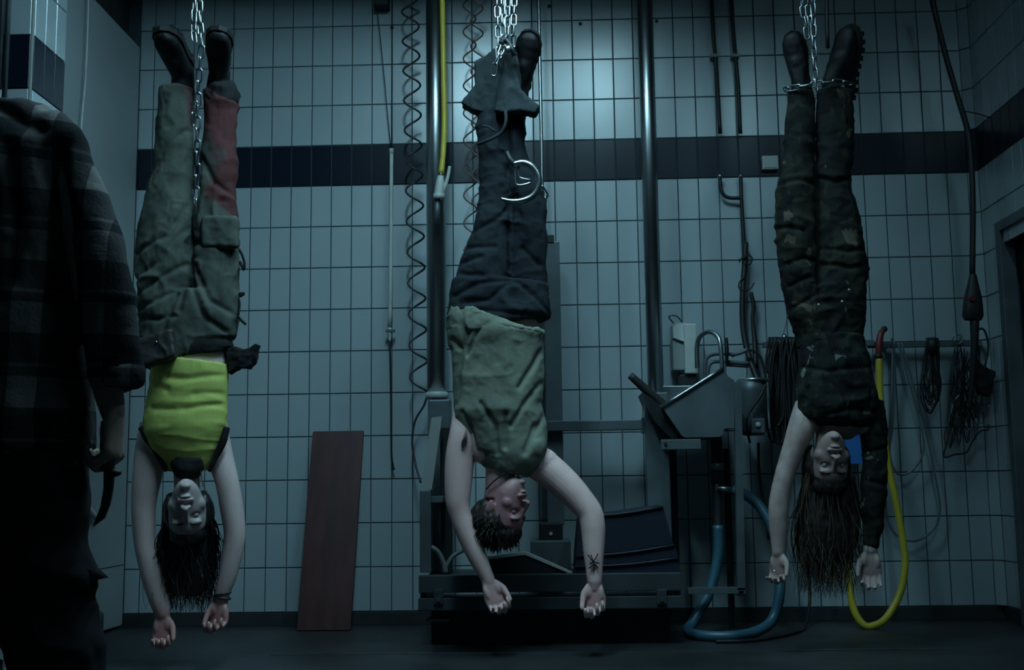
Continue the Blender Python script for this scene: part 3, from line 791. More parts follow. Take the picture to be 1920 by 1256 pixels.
tag(bar, 'dark wooden tool handle sticking out of the sink toward the column', 'tool')
so = thing('soap_dispenser', 'off-white wall soap dispenser with wire lever above the sink', 'dispenser', at(1290, 700, -0.04))
obj('housing', bxp(1285, 606, 1306, 700, -0.16, -0.002, 0.006), M_WHITEP, so, smooth=False)
obj('bottle', bxp(1262, 637, 1286, 694, -0.13, -0.01, 0.008), M_GREYP, so, smooth=False)
obj('head', Geo().prism(poly([(1261, 608), (1286, 604), (1286, 642), (1263, 633)], -0.145), (0, 0.12, 0)), M_WHITEP, so, smooth=False)
obj('lever', tube_geo([at(1263, 606, -0.12), at(1254, 594, -0.17), at(1268, 592, -0.17), at(1282, 608, -0.12)], 0.0038, 8, 3), M_STEELD, so)
obj('pump', tube_geo([at(1277, 694, -0.10), at(1288, 697, -0.10)], [0.013, 0.009], 10, 2), M_STEEL, so)
obj('drip_box', bxp(1275, 702, 1306, 725, -0.14, -0.03, 0.004), M_STEELK, so, smooth=False)

# steel bucket / steriliser
st_ = thing('steriliser_bucket', 'round dull steel bucket on the wall between the sink and the black hoses', 'bucket', at(1413, 818, -0.24))
cb = at(1413, 816, -0.24); ct = at(1413, 713, -0.24)
hb = ct[2] - cb[2]
obj('shell', Geo().lathe(cb, [(0.045, 0), (0.058, 0.02), (0.066, hb * 0.8), (0.066, hb)], seg=28), M_STEELD, st_)
obj('rim', Geo().lathe(ct, [(0.066, -0.008), (0.071, -0.006), (0.071, 0.004), (0.066, 0.006)], seg=28), M_STEEL, st_)
obj('switch_box', bxp(1410, 784, 1434, 812, -0.34, -0.29, 0.004), M_STEELD, st_, smooth=False)
obj('button', Geo().lathe(at(1421, 796, -0.34), [(0.011, 0), (0.011, 0.006), (0.007, 0.008)], axis=(0, -1, 0), seg=16), M_WHITEP, st_, smooth='auto')
obj('cable', tube_geo([at(1436, 720, -0.32), at(1424, 745, -0.33), at(1404, 775, -0.33), at(1400, 800, -0.33), at(1406, 830, -0.3)], 0.006, 8), M_BLACK, st_)
# bunch of black hoses on a hook bar
cbn = thing('hose_bunch', 'thick bunch of black cables hanging on a hook bar left of the camouflage torso', 'cables', at(1470, 860, -0.14))
obj('hook_bar', bxp(1432, 637, 1640, 651, -0.10, -0.06, 0.003), M_STEELD, cbn, smooth=False)
obj('bulb_handle', tube_geo([at(1470, 628, -0.12), at(1472, 642, -0.13), at(1470, 662, -0.13)], [0.010, 0.013, 0.008], 10), M_STEEL, cbn)
rs = random.Random(5)
for k in range(16):
    x0 = 1442 + k * 3.4; d = rs.uniform(40, 110)
    xa = x0 + rs.uniform(-6, 6); lo = 745 + d
    yy = -0.12 - rs.uniform(0, 0.05)
    obj('cable', tube_geo([at(x0, 632, yy), at(xa - rs.uniform(2, 10), 690, yy), at(xa - rs.uniform(0, 8), lo - 30, yy), at(xa + 5, lo, yy), at(xa + rs.uniform(10, 18), lo - 32, yy), at(x0 + 10, 690, yy), at(x0 + 5, 634, yy)], rs.uniform(0.0045, 0.008), 7, 5), M_BLACK, cbn)
for pts in ([(1372, 668), (1402, 656), (1425, 668), (1434, 700), (1437, 716)], [(1440, 700), (1442, 668), (1452, 650), (1462, 640)], [(1468, 630), (1478, 590), (1486, 575)]):
    obj('loop', tube_geo([at(*q, -0.15) for q in pts], 0.006 if pts[0][0] < 1460 else 0.0015, 7), M_BLACK, cbn)

# hoses
def hose(name, pts, r, m, label, seg=12):
    return tag(obj(name, tube_geo([at(*q) for q in pts], r, seg, 7), m), label, 'hose')
def flo(px, y, h=0.0):
    """a point on the floor at depth y in the picture column px"""
    d = FWD + RGT * (px - 960.0) / F_PX - UPV * (1150 - 628.0) / F_PX
    p = CAM + d * ((y - CAM[1]) / d[1])
    return np.array([p[0], y, FZ + h])
bh = [at(1346, 985, -0.36), at(1346, 1040, -0.37), at(1330, 1110, -0.40), at(1300, 1165, -0.44), flo(1288, -0.50, 0.025), flo(1310, -0.62, 0.02), flo(1370, -0.66, 0.02), flo(1420, -0.58, 0.03), at(1449, 1160, -0.52), at(1462, 1110, -0.50), at(1460, 1050, -0.45), at(1448, 990, -0.40), at(1425, 950, -0.36), at(1398, 928, -0.34), at(1372, 918, -0.34)]
tag(obj('blue_hose', tube_geo(bh, 0.0215, 14, 7), M_BLUEH), 'thick blue-green hose looping from the sink drain across the floor', 'hose')
yh = [at(1650, 618, -0.10), at(1648, 668, -0.11), at(1650, 730, -0.12), at(1656, 800, -0.14), at(1665, 870, -0.16), at(1682, 950, -0.19), at(1694, 1020, -0.22), at(1697, 1060, -0.24), at(1688, 1110, -0.26), flo(1664, -0.29, 0.05), flo(1640, -0.31, 0.016), flo(1618, -0.31, 0.018), at(1600, 1140, -0.29), at(1592, 1085, -0.26), at(1586, 1030, -0.22), at(1578, 960, -0.17), at(1570, 880, -0.14), at(1568, 760, -0.12), at(1570, 660, -0.12)]
yhose = thing('yellow_hose', 'yellow hose with a dark red nozzle hanging in a long loop at right', 'hose', at(1640, 1180, -0.3))
obj('hose', tube_geo(yh[1:], 0.0155, 14, 7), M_YELLOWH, yhose)
obj('nozzle', tube_geo([at(1647, 672, -0.11), at(1648, 650, -0.11), at(1651, 628, -0.105), at(1656, 618, -0.10)], [0.014, 0.016, 0.015, 0.012], 12), M_RED, yhose)
obj('nozzle_tip', Geo().ell(at(1658, 617, -0.10), 0.0145), M_BLACK, yhose)
obj('clamp', tube_geo([at(1647, 664, -0.11), at(1647, 672, -0.11)], 0.019, 12, 2), M_STEELK, yhose)
gh = [[(1676, 640, -0.08), (1677, 720, -0.07), (1673, 800, -0.06), (1668, 850, -0.06), (1680, 885, -0.06), (1700, 888, -0.06), (1722, 868, -0.06), (1732, 835, -0.06), (1722, 780, -0.06), (1700, 700, -0.07), (1684, 642, -0.08)],
      [(1690, 642, -0.09), (1712, 720, -0.07), (1738, 820, -0.05), (1757, 910, -0.05), (1762, 960, -0.05), (1748, 995, -0.05), (1715, 1014, -0.05), (1684, 1005, -0.05), (1664, 975, -0.05), (1660, 920, -0.05), (1664, 850, -0.06), (1672, 740, -0.07), (1674, 644, -0.09)]]
for pts, lab in zip(gh, ('thin grey hose in a short loop on the right rail', 'thin grey hose in a long wide loop on the right rail')):
    tag(obj('grey_hose', tube_geo([at(*q) for q in pts], 0.0052, 9, 7), M_GREYH), lab, 'hose', 'grey hoses on the right rail')
ch = [at(1505, 1000, -0.10), at(1516, 1070, -0.12), at(1518, 1130, -0.15), flo(1508, -0.3, 0.01), flo(1490, -0.45, 0.008), flo(1450, -0.60, 0.008), flo(1400, -0.70, 0.008), flo(1340, -0.72, 0.008)]
tag(obj('floor_cable', tube_geo(ch, 0.007, 8, 6), M_BLACK), 'black cable trailing over the floor in front of the blue hose', 'cable')
tag(obj('drain_cable', tube_geo([at(1422, 830, -0.2), at(1423, 880, -0.2), at(1430, 930, -0.2), at(1440, 970, -0.2), at(1441, 1010, -0.12)], 0.0065, 8, 6), M_BLACK), 'black cable hanging below the steel bucket', 'cable')

# rail at right with hanging coils
rl = thing('hook_rail', 'horizontal steel hook rail on the wall near the right corner', 'rail', at(1740, 652, -0.06))
obj('bar', bxp(1628, 639, 1842, 652, -0.075, -0.05, 0.003), M_STEELD, rl, smooth=False)
for px in (1672, 1742, 1800):
    obj('hook', tube_geo([at(px, 646, -0.075), at(px, 650, -0.095), at(px, 642, -0.11), at(px, 634, -0.112)], 0.005, 8, 4), M_STEELD, rl)
for px in (1660, 1835):
    obj('standoff', bxp(px - 6, 640, px + 6, 651, -0.05, -0.001, 0.001), M_STEELD, rl, smooth=False)
cc = thing('cable_coil', 'coil of thin black cable hanging on the hook rail', 'cable', at(1750, 780, -0.1))
rs = random.Random(9)
for k in range(13):
    w = rs.uniform(7, 18); lo = rs.uniform(735, 780); x0 = 1749 + rs.uniform(-8, 8); yy = -0.10 - rs.uniform(0, 0.035); sh = rs.uniform(-4, 6)
    obj('cable_loop', tube_geo([at(x0 - 5, 640, yy), at(x0 - w * 0.7, 690, yy), at(x0 - w + sh, lo - 30, yy), at(x0 + sh, lo, yy), at(x0 + w + sh, lo - 32, yy), at(x0 + w * 0.7, 690, yy), at(x0 + 5, 640, yy)], 0.0028, 6, 5), M_BLACK, cc)
obj('binding', tube_geo([at(1748, 634, -0.12), at(1748, 664, -0.12)], [0.028, 0.026], 12, 2), M_BLACK, cc)
wbn = thing('chain_bunch', 'tangled bunch of thin glinting steel chains hanging at the right end of the rail', 'chains', at(1800, 850, -0.12))
obj('ring', tube_geo([at(1795 + 9 * math.cos(w), 636 + 9 * math.sin(w), -0.115) for w in np.linspace(0, 6.28, 12)], 0.003, 7, 2), M_CHROME, wbn)
for k in range(34):
    x0 = 1798 + rs.uniform(-10, 24); y0 = rs.uniform(640, 705); lo = rs.uniform(770, 845); yy = -0.09 - rs.uniform(0, 0.07)
    xe = 1806 + rs.uniform(-42, 40); pts = [at(x0, y0, yy)]
    for j in range(1, 6):
        t = j / 6
        pts.append(at(x0 + (xe - x0) * t + rs.uniform(-5, 5), y0 + (lo - y0) * t, yy + rs.uniform(-0.008, 0.008)))
    pts += [at(xe + rs.uniform(3, 8), lo, yy), at(xe + rs.uniform(8, 14), lo - rs.uniform(15, 40), yy)]
    obj('strand', tube_geo(pts, rs.uniform(0.0018, 0.0032), 6, 4), (M_CHROME if k % 6 == 0 else M_BLACK), wbn)
obj('strap', tube_geo([at(1796, 645, -0.11), at(1792, 690, -0.11), at(1782, 740, -0.11)], 0.0035, 7), M_BLACK, wbn)
gl = thing('black_glove', 'black cloth bundle with a cord hanging beside the glinting chains', 'cloth', at(1850, 745, -0.1))
gg = Geo().prism(poly([(1832, 672), (1846, 688), (1868, 696), (1862, 720), (1856, 742), (1840, 738), (1832, 720)], -0.13), (0, 0.045, 0))
gg = remesh(gg, 0.005, 4)
gg.V += normals(gg) * (ridge(gg.V * np.array([40, 30, 22])) * 0.006)[:, None]
obj('cloth', gg, M_BLKC, gl)
obj('cord', tube_geo([at(1846, 690, -0.11), at(1853, 650, -0.11), at(1847, 622, -0.11), at(1838, 616, -0.11), at(1830, 625, -0.11)], 0.005, 8), M_BLACK, gl)
hk = thing('wire_hook', 'loop of thick wire hanging below the glinting chains', 'hook', at(1800, 858, -0.08))
obj('wire', tube_geo([at(1776, 828, -0.09), at(1770, 856, -0.09), at(1790, 852, -0.09), at(1812, 848, -0.09), at(1822, 830, -0.09), at(1838, 808, -0.09), at(1852, 806, -0.09), at(1853, 796, -0.09)], 0.004, 8, 5), M_STEELK, hk)
# pendant control
pd = thing('pendant_control', 'black hoist pendant control hanging on a thick cable near the right corner', 'control', at(1826, 600, -0.45))
obj('cable', tube_geo([at(1738, -60, -0.45), at(1748, 0, -0.45), at(1772, 100, -0.45), at(1798, 190, -0.45), at(1813, 240, -0.45), at(1820, 290, -0.45), at(1824, 380, -0.45), at(1823, 520, -0.45)], 0.0125, 12, 6), M_BLACK, pd)
pp = [at(1824, y_, -0.45) for y_ in (515, 530, 555, 575, 592, 600)]
obj('housing', Geo().loft(pp, [0.014, 0.020, 0.034, 0.040, 0.042, 0.034], [0.014, 0.02, 0.028, 0.03, 0.03, 0.024], hint=(0, 1, 0), seg=20, p=3), M_BLACK, pd, smooth='auto')
obj('button', Geo().lathe(at(1822, 560, -0.482), [(0.011, -0.004), (0.011, 0.008)], axis=(0, -1, 0), seg=14), M_RED, pd, smooth='auto')
obj('tail', tube_geo([at(1827, 598, -0.45), at(1827, 650, -0.45), at(1822, 720, -0.44), at(1818, 770, -0.43)], [0.020, 0.016, 0.012, 0.009], 10), M_BLACK, pd)
obj('side_wire', tube_geo([at(1805, 208, -0.45), at(1828, 212, -0.43), at(1856, 220, -0.40)], 0.0025, 7), M_BLACK, pd)
# blue box on the wall behind the right person
blb = thing('blue_box', 'bright blue plastic box on the wall behind the right person\'s shoulder', 'box', at(1606, 868, -0.2))
obj('body', Geo().prism(poly([(1582, 812), (1628, 810), (1622, 868), (1592, 870)], -0.22), (0, 0.2, 0)), M_BLUEB, blb, smooth=False)
obj('lip', bxp(1580, 808, 1630, 815, -0.225, -0.02, 0.002), M_BLUEB, blb, smooth=False)

# ================================================================ CHAINS
def link_mesh():
    R_, Ls, w = 0.0098, 0.0150, 0.0034
    pts = []
    for k in range(9):
        a = math.pi * k / 8; pts.append((R_ * math.cos(a), 0, Ls + R_ * math.sin(a)))
    for k in range(9):
        a = math.pi + math.pi * k / 8; pts.append((R_ * math.cos(a), 0, -Ls + R_ * math.sin(a)))
    P = np.array(pts); n = len(P); seg = 7; V = []; Fc = []
    for i in range(n):
        t = nrm(P[(i + 1) % n] - P[i - 1]); a = np.array([0, 1.0, 0]); b = np.cross(t, a)
        for k in range(seg):
            q = 2 * math.pi * k / seg; V.append(P[i] + (a * math.cos(q) + b * math.sin(q)) * w)
    for i in range(n):
        j = (i + 1) % n
        for k in range(seg):
            Fc.append((i * seg + k, i * seg + (k + 1) % seg, j * seg + (k + 1) % seg, j * seg + k))
    me = raw_mesh('link', V, Fc); me.polygons.foreach_set('use_smooth', [True] * len(Fc)); me.materials.append(M_CHROME)
    return me
LINK = link_mesh(); PITCH_L = 0.0425

def chain(label, pts, group='hanging chains', phase=0.0):
    P = np.asarray(pts, float)
    P = spline(P, 14)
    seg = np.linalg.norm(np.diff(P, axis=0), axis=1); s = np.concatenate([[0], np.cumsum(seg)])
    t = thing('chain', label, 'chain', P[-1], group)
    n = int(s[-1] / PITCH_L)
    for i in range(n):
        d = (i + 0.5) * PITCH_L
        c = np.array([np.interp(d, s, P[:, k]) for k in range(3)])
        e = np.array([np.interp(min(d + 0.02, s[-1]), s, P[:, k]) for k in range(3)]) - np.array([np.interp(d - 0.02, s, P[:, k]) for k in range(3)])
        z = nrm(e); xx = nrm(np.cross((0, 1, 0), z)); yy = np.cross(z, xx)
        M = Matrix(((xx[0], yy[0], z[0]), (xx[1], yy[1], z[1]), (xx[2], yy[2], z[2])))
        a = (math.pi / 2 if i % 2 else 0.0) + phase + random.uniform(-0.25, 0.25)
        inst(LINK, 'link', t, c, M.to_quaternion() @ Matrix.Rotation(a, 3, 'Z').to_quaternion())
    return t

# ================================================================ PEOPLE
def rows(rw, y, ratio=0.8, dy=0.0):
    """section list from measured left and right outline per height"""
    P, A, B = [], [], []
    for r in rw:
        yy = y + dy + (r[3] if len(r) > 3 else 0.0)
        P.append(at((r[0] + r[1]) / 2, r[2], yy)); a = (r[1] - r[0]) / 2 / ppm(yy); A.append(a); B.append(a * (r[4] if len(r) > 4 else ratio))
    return np.array(P), np.array(A), np.array(B)

def dense(P, A, B, n=5):
    Q = spline(np.column_stack([P, A, B]), n)
    return Q[:, :3], Q[:, 3], Q[:, 4]

def limb(g, rw, y, ratio=0.85, hint=(0, 1, 0), seg=20, p=2.0):
    P, A, B = dense(*rows(rw, y, ratio))
    g.loft(P, A, B, hint, seg, True, p)
    return P

def rot_to(f, u):
    """head frame from a facing direction and a crown direction"""
    f = nrm(f); u = nrm(np.asarray(u, float) - f * np.dot(f, u)); s = np.cross(f, u)
    return s, f, u

def head_pieces(g, c, S, Fd, Ud, k=1.0, fem=True, neck_to=None, neck_r=0.052):
    c = np.asarray(c, float)
    T = lambda x, y, z: c + k * (S * x + Fd * y + Ud * z)
    def E(x, y, z, rx, ry, rz): g.ell(T(x, y, z), (rx * k, ry * k, rz * k), S, Fd, Ud, 18, 12)
    E(0, -0.012, 0.040, 0.074, 0.094, 0.080)
    E(0, 0.030, 0.040, 0.062, 0.062, 0.062)
    jw = 0.92 if fem else 1.06
    zs = [0.055, 0.02, -0.01, -0.035, -0.06, -0.082, -0.100, -0.113]
    yc = [0.022, 0.024, 0.026, 0.030, 0.036, 0.046, 0.056, 0.064]
    rx = [0.066, 0.066, 0.064, 0.060, 0.054 * jw, 0.045 * jw, 0.033 * jw, 0.018 * jw]
    ry = [0.066, 0.066, 0.062, 0.057, 0.052, 0.042, 0.031, 0.018]
    g.loft([T(0, y, z) for y, z in zip(yc, zs)], np.array(rx) * k, np.array(ry) * k, hint=Fd, seg=22)
    E(0, 0.075, -0.104, 0.018, 0.014, 0.012)
    for s in (-1, 1):
        E(s * 0.037, 0.044, -0.026, 0.029, 0.027, 0.028)
        E(s * 0.027, 0.077, 0.027, 0.026, 0.011, 0.009)
        E(s * 0.012, 0.099, -0.037, 0.008, 0.010, 0.007)
        E(s * 0.069, -0.006, -0.006, 0.007, 0.016, 0.026)
        E(s * 0.073, -0.014, 0.004, 0.006, 0.011, 0.018)
    g.loft([T(0, 0.086, 0.022), T(0, 0.095, 0.002), T(0, 0.104, -0.018), T(0, 0.108, -0.031), T(0, 0.099, -0.040)], np.array([0.008, 0.0075, 0.009, 0.0115, 0.008]) * k, np.array([0.009, 0.009, 0.009, 0.010, 0.007]) * k, hint=Fd, seg=14)
    E(0, 0.090, -0.0595, 0.023, 0.0085, 0.0052)
    E(0, 0.087, -0.0705, 0.019, 0.0095, 0.0062)
    E(0, 0.083, -0.055, 0.030, 0.010, 0.012)
    if neck_to is not None:
        a = T(0, -0.012, -0.030); b = np.asarray(neck_to, float)
        g.loft([a, a * 0.7 + b * 0.3, a * 0.35 + b * 0.65, b], np.array([neck_r * 1.02, neck_r * 0.98, neck_r, neck_r * 1.25]), np.array([neck_r * 1.05, neck_r, neck_r * 1.02, neck_r * 1.1]), hint=Fd, seg=20)

def face_detail(g, c, S, Fd, Ud, k=1.0, mouth=0.006):
    """soften the head, then press the eye sockets and the mouth slit into the fused skin"""
    w = np.clip(1.6 - np.linalg.norm(g.V - c, axis=1) / (0.11 * k), 0, 1)[:, None] * 0.5
    E_ = np.array([(f[i], f[(i + 1) % len(f)]) for f in g.F for i in range(len(f))])
    cnt = np.bincount(E_[:, 0], minlength=len(g.V)) + np.bincount(E_[:, 1], minlength=len(g.V))
    for _ in range(5):
        A = np.zeros_like(g.V)
        np.add.at(A, E_[:, 0], g.V[E_[:, 1]]); np.add.at(A, E_[:, 1], g.V[E_[:, 0]])
        g.V = g.V + (A / np.maximum(cnt, 1)[:, None] - g.V) * w
    L = np.column_stack([(g.V - c) @ S, (g.V - c) @ Fd, (g.V - c) @ Ud]) / k
    front = L[:, 1] > 0.03
    for s in (-1, 1):
        d2 = ((L[:, 0] - s * 0.030) / 0.019) ** 2 + ((L[:, 2] - 0.006) / 0.0115) ** 2
        g.V -= np.outer(np.exp(-d2) * front * 0.011 * k, Fd)
        d2 = ((L[:, 0] - s * 0.009) / 0.005) ** 2 + ((L[:, 2] + 0.042) / 0.004) ** 2
        g.V -= np.outer(np.exp(-d2) * front * 0.0022 * k, Fd)
    d2 = (L[:, 0] / 0.021) ** 2 + ((L[:, 2] + 0.065) / 0.0028) ** 2
    g.V -= np.outer(np.exp(-d2 ** 2) * front * mouth * k, Fd)

def eyes(parent, c, S, Fd, Ud, k=1.0, open_=0.5, skin=None):
    for s in (-1, 1):
        e = c + k * (S * s * 0.0285 + Fd * 0.0635 + Ud * 0.005)
        eo = obj('eye', Geo().ell(e, 0.0125 * k, S, Fd, Ud), M_EYE, parent)
        obj('iris', Geo().ell(e + Fd * 0.0070 * k, (0.0052 * k, 0.0058 * k, 0.0052 * k), S, Fd, Ud, 12, 8), M_IRIS, eo)
        if skin:
            lid = Geo()
            for sg, amt in ((1, open_), (-1, open_ * 1.2)):
                n = 9; V = []; Fc = []
                for i in range(n):
                    u_ = -1.05 + 2.1 * i / (n - 1)
                    for j in range(5):
                        v = (1.35 - (1.35 - 0.45 * amt) * j / 4) * sg
                        V.append(e + 0.0134 * k * (S * math.sin(u_) * math.cos(v * 0.8) + Fd * math.cos(u_) * math.cos(v) + Ud * math.sin(v)))
                for i in range(n - 1):
                    for j in range(4):
                        a = i * 5 + j; Fc.append((a, a + 1, a + 6, a + 5))
                lid.add(V, Fc)
            obj('eyelid', lid, skin, eo)

def brows(parent, c, S, Fd, Ud, k, m):
    for s in (-1, 1):
        pts = [c + k * (S * s * x + Fd * y + Ud * z) for x, y, z in ((0.012, 0.0880, 0.0265), (0.024, 0.0870, 0.031), (0.037, 0.0800, 0.031), (0.047, 0.0695, 0.026))]
        obj('eyebrow', tube_geo(pts, np.array([0.0030, 0.0038, 0.0032, 0.0014]) * k, 7, 4), m, parent)

def hand_pieces(g, w, d, n, s, size=1.0, curl=(28, 42, 30), spread=0.10, thumb=0.6, extra=(0, 0, 0, 0), wr=0.027):
    """w wrist, d finger direction, n palm normal, s thumb side"""
    w = np.asarray(w, float); d = nrm(d); n = nrm(n - d * np.dot(n, d)); s_ = np.cross(d, n)
    s = s_ if np.dot(s_, s) > 0 else -s_
    k = size
    def at_(a, b, c): return w + k * (d * a + s * b + n * c)
    g.loft([at_(-0.03, 0, 0), at_(0.0, 0, 0), at_(0.02, 0.001, 0), at_(0.05, 0.001, 0.001), at_(0.078, 0, 0.001), at_(0.094, -0.001, 0)],
           np.array([wr, wr, 0.033, 0.040, 0.0405, 0.034]) * k, np.array([0.020, 0.019, 0.019, 0.0165, 0.0135, 0.010]) * k, hint=n, seg=20)
    g.ell(at_(0.034, 0.022, 0.010), (0.026 * k, 0.015 * k, 0.014 * k), d, s, n)
    g.ell(at_(0.040, -0.023, 0.008), (0.030 * k, 0.012 * k, 0.011 * k), d, s, n)
    offs = [0.0305, 0.0105, -0.0100, -0.0290]
    base = [0.090, 0.093, 0.089, 0.082]
    lens = [(0.043, 0.026, 0.021), (0.047, 0.030, 0.022), (0.043, 0.028, 0.021), (0.034, 0.021, 0.018)]
    rad = [0.0088, 0.0090, 0.0085, 0.0076]
    for i in range(4):
        p = at_(base[i] - 0.012, offs[i] * 0.97, 0.0); q = at_(base[i], offs[i], 0.0)
        pts = [p, q]; th = 0.0
        side = offs[i] / 0.03 * spread
        for j, L in enumerate(lens[i]):
            th += math.radians(curl[j] + extra[i] * (1 if j < 2 else 0.6))
            dr = nrm(d * math.cos(th) + n * math.sin(th) + s * side * max(0.2, math.cos(th)))
            q = q + dr * L * k
            pts.append(q)
        r = rad[i] * k
        P = spline(pts, 5)
        R = np.interp(np.linspace(0, 1, len(P)), [0, 0.25, 0.5, 0.75, 0.95, 1.0], [r * 1.05, r * 1.08, r, r * 0.95, r * 0.82, r * 0.5])
        tube_geo(P, list(R), 12, 0, g)
    p0 = at_(0.012, 0.020, 0.006); p1 = at_(0.040, 0.040, 0.014)
    d1 = nrm(d * 0.85 + s * (0.55 * thumb) + n * 0.35); p2 = p1 + d1 * 0.035 * k
    d2 = nrm(d * 0.95 + s * (0.15 * thumb) + n * 0.40); p3 = p2 + d2 * 0.029 * k
    P = spline([p0, p1, p2, p3], 6)
    R = np.interp(np.linspace(0, 1, len(P)), [0, 0.33, 0.66, 0.94, 1.0], [0.0135 * k, 0.0128 * k, 0.0102 * k, 0.0085 * k, 0.005 * k])
    tube_geo(P, list(R), 12, 0, g)

def boot(parent, ankle, toe, sole_up, k=1.0, shaft=0.16, shaft_dir=None, mat_=None, label=None):
    """ankle joint, toe direction, direction the sole faces; leather fused, tread sole as sub-part"""
    ankle = np.asarray(ankle, float); t = nrm(toe); z = -nrm(np.asarray(sole_up) - t * np.dot(t, sole_up)); x = np.cross(t, z)
    o_ = ankle - z * 0.085 * k
    T = lambda a, b, c: o_ + k * (x * a + t * b + z * c)
    g = Geo()
    ys = [-0.080, -0.055, -0.01, 0.05, 0.10, 0.145, 0.175, 0.190]
    hw = [0.026, 0.036, 0.037, 0.042, 0.048, 0.046, 0.036, 0.018]
    hh = [0.045, 0.065, 0.062, 0.048, 0.036, 0.031, 0.024, 0.014]
    g.loft([T(0, y, h + 0.004) for y, h in zip(ys, hh)], np.array(hw) * k, np.array(hh) * k, hint=z, seg=22, p=2.5)
    sd = z if shaft_dir is None else nrm(shaft_dir)
    a0 = T(0, -0.03, 0.05)
    g.loft([a0, T(0, -0.028, 0.085), T(0, -0.028, 0.085) + sd * shaft * 0.5, T(0, -0.028, 0.085) + sd * shaft], np.array([0.040, 0.042, 0.046, 0.050]) * k, np.array([0.050, 0.052, 0.050, 0.052]) * k, hint=t, seg=22)
    g.ell(T(0, 0.05, 0.080), (0.03 * k, 0.05 * k, 0.02 * k), x, t, z)
    g = remesh(g, 0.006, 4)
    N = normals(g); g.V += N * (fbm(g.V * 22, 2) * 0.0025)[:, None]
    b = obj('boot', g, mat_ or M_BOOT, parent, label=label)
    # tread sole: outline slab with lugs
    out = [(-0.0, -0.090), (0.028, -0.080), (0.036, -0.045), (0.034, 0.0), (0.044, 0.06), (0.052, 0.11), (0.048, 0.155), (0.030, 0.190), (0.0, 0.202)]
    pl = [(a, b_) for a, b_ in out] + [(-a, b_) for a, b_ in out[-2:0:-1]]
    s = Geo().prism([T(a, b_, 0.016) for a, b_ in pl], -z * 0.020 * k)
    for y in np.arange(-0.075, 0.19, 0.030):
        w = np.interp(y, [-0.09, -0.045, 0.0, 0.11, 0.155, 0.20], [0.024, 0.034, 0.032, 0.050, 0.046, 0.015])
        s.box(T(0, y, -0.010), (w * k * 1.04, 0.009 * k, 0.009 * k), x, t, z)
    obj('sole', s, M_SOLE, b, smooth=False)
    return b

def cloth(parent, name, g, m, voxel=0.007, smooth=4, amp=0.006, scale=(9, 9, 14), extra=None, seed=0.0, label=None, fine=0.0015, kid=None):
    g = remesh(g, voxel, smooth)
    N = normals(g)
    Q = g.V * np.array(scale) + seed
    d = (np.clip(ridge(Q + 0.6 * np.column_stack([noise3(Q * 0.7), noise3(Q * 0.7 + 9), noise3(Q * 0.7 + 19)])), -0.4, 1)) * amp
    Q2 = g.V * np.array(scale) * 2.3 + seed * 1.7
    d += np.clip(ridge(Q2 + 0.5 * np.column_stack([noise3(Q2), noise3(Q2 + 7), noise3(Q2 + 13)])), -0.2, 1) * amp * 0.45
    d += fbm(g.V * 30 + seed, 2) * fine
    if extra is not None: d += extra(g.V, N)
    g.V += N * d[:, None]
    return obj(name, g, m, parent, label=label)

def creases(paths, y, w=0.010, depth=0.010):
    """fold valleys along measured lines on the camera side of the cloth"""
    segs = []
    for p in paths:
        Q = [at(px, py, y) for px, py in p]
        segs += list(zip(Q[:-1], Q[1:]))
    def f(V, N):
        d = np.zeros(len(V))
        front = np.clip(-N[:, 1] * 1.5, 0, 1)
        for a, b in segs:
            A = np.array([a[0], a[2]]); B = np.array([b[0], b[2]]); P = V[:, [0, 2]]
            t = np.clip(((P - A) @ (B - A)) / ((B - A) @ (B - A)), 0, 1)
            q = np.linalg.norm(P - (A + t[:, None] * (B - A)), axis=1)
            d = np.minimum(d, -np.exp(-(q / w) ** 2) * depth) if True else d
        return d * front
    return f

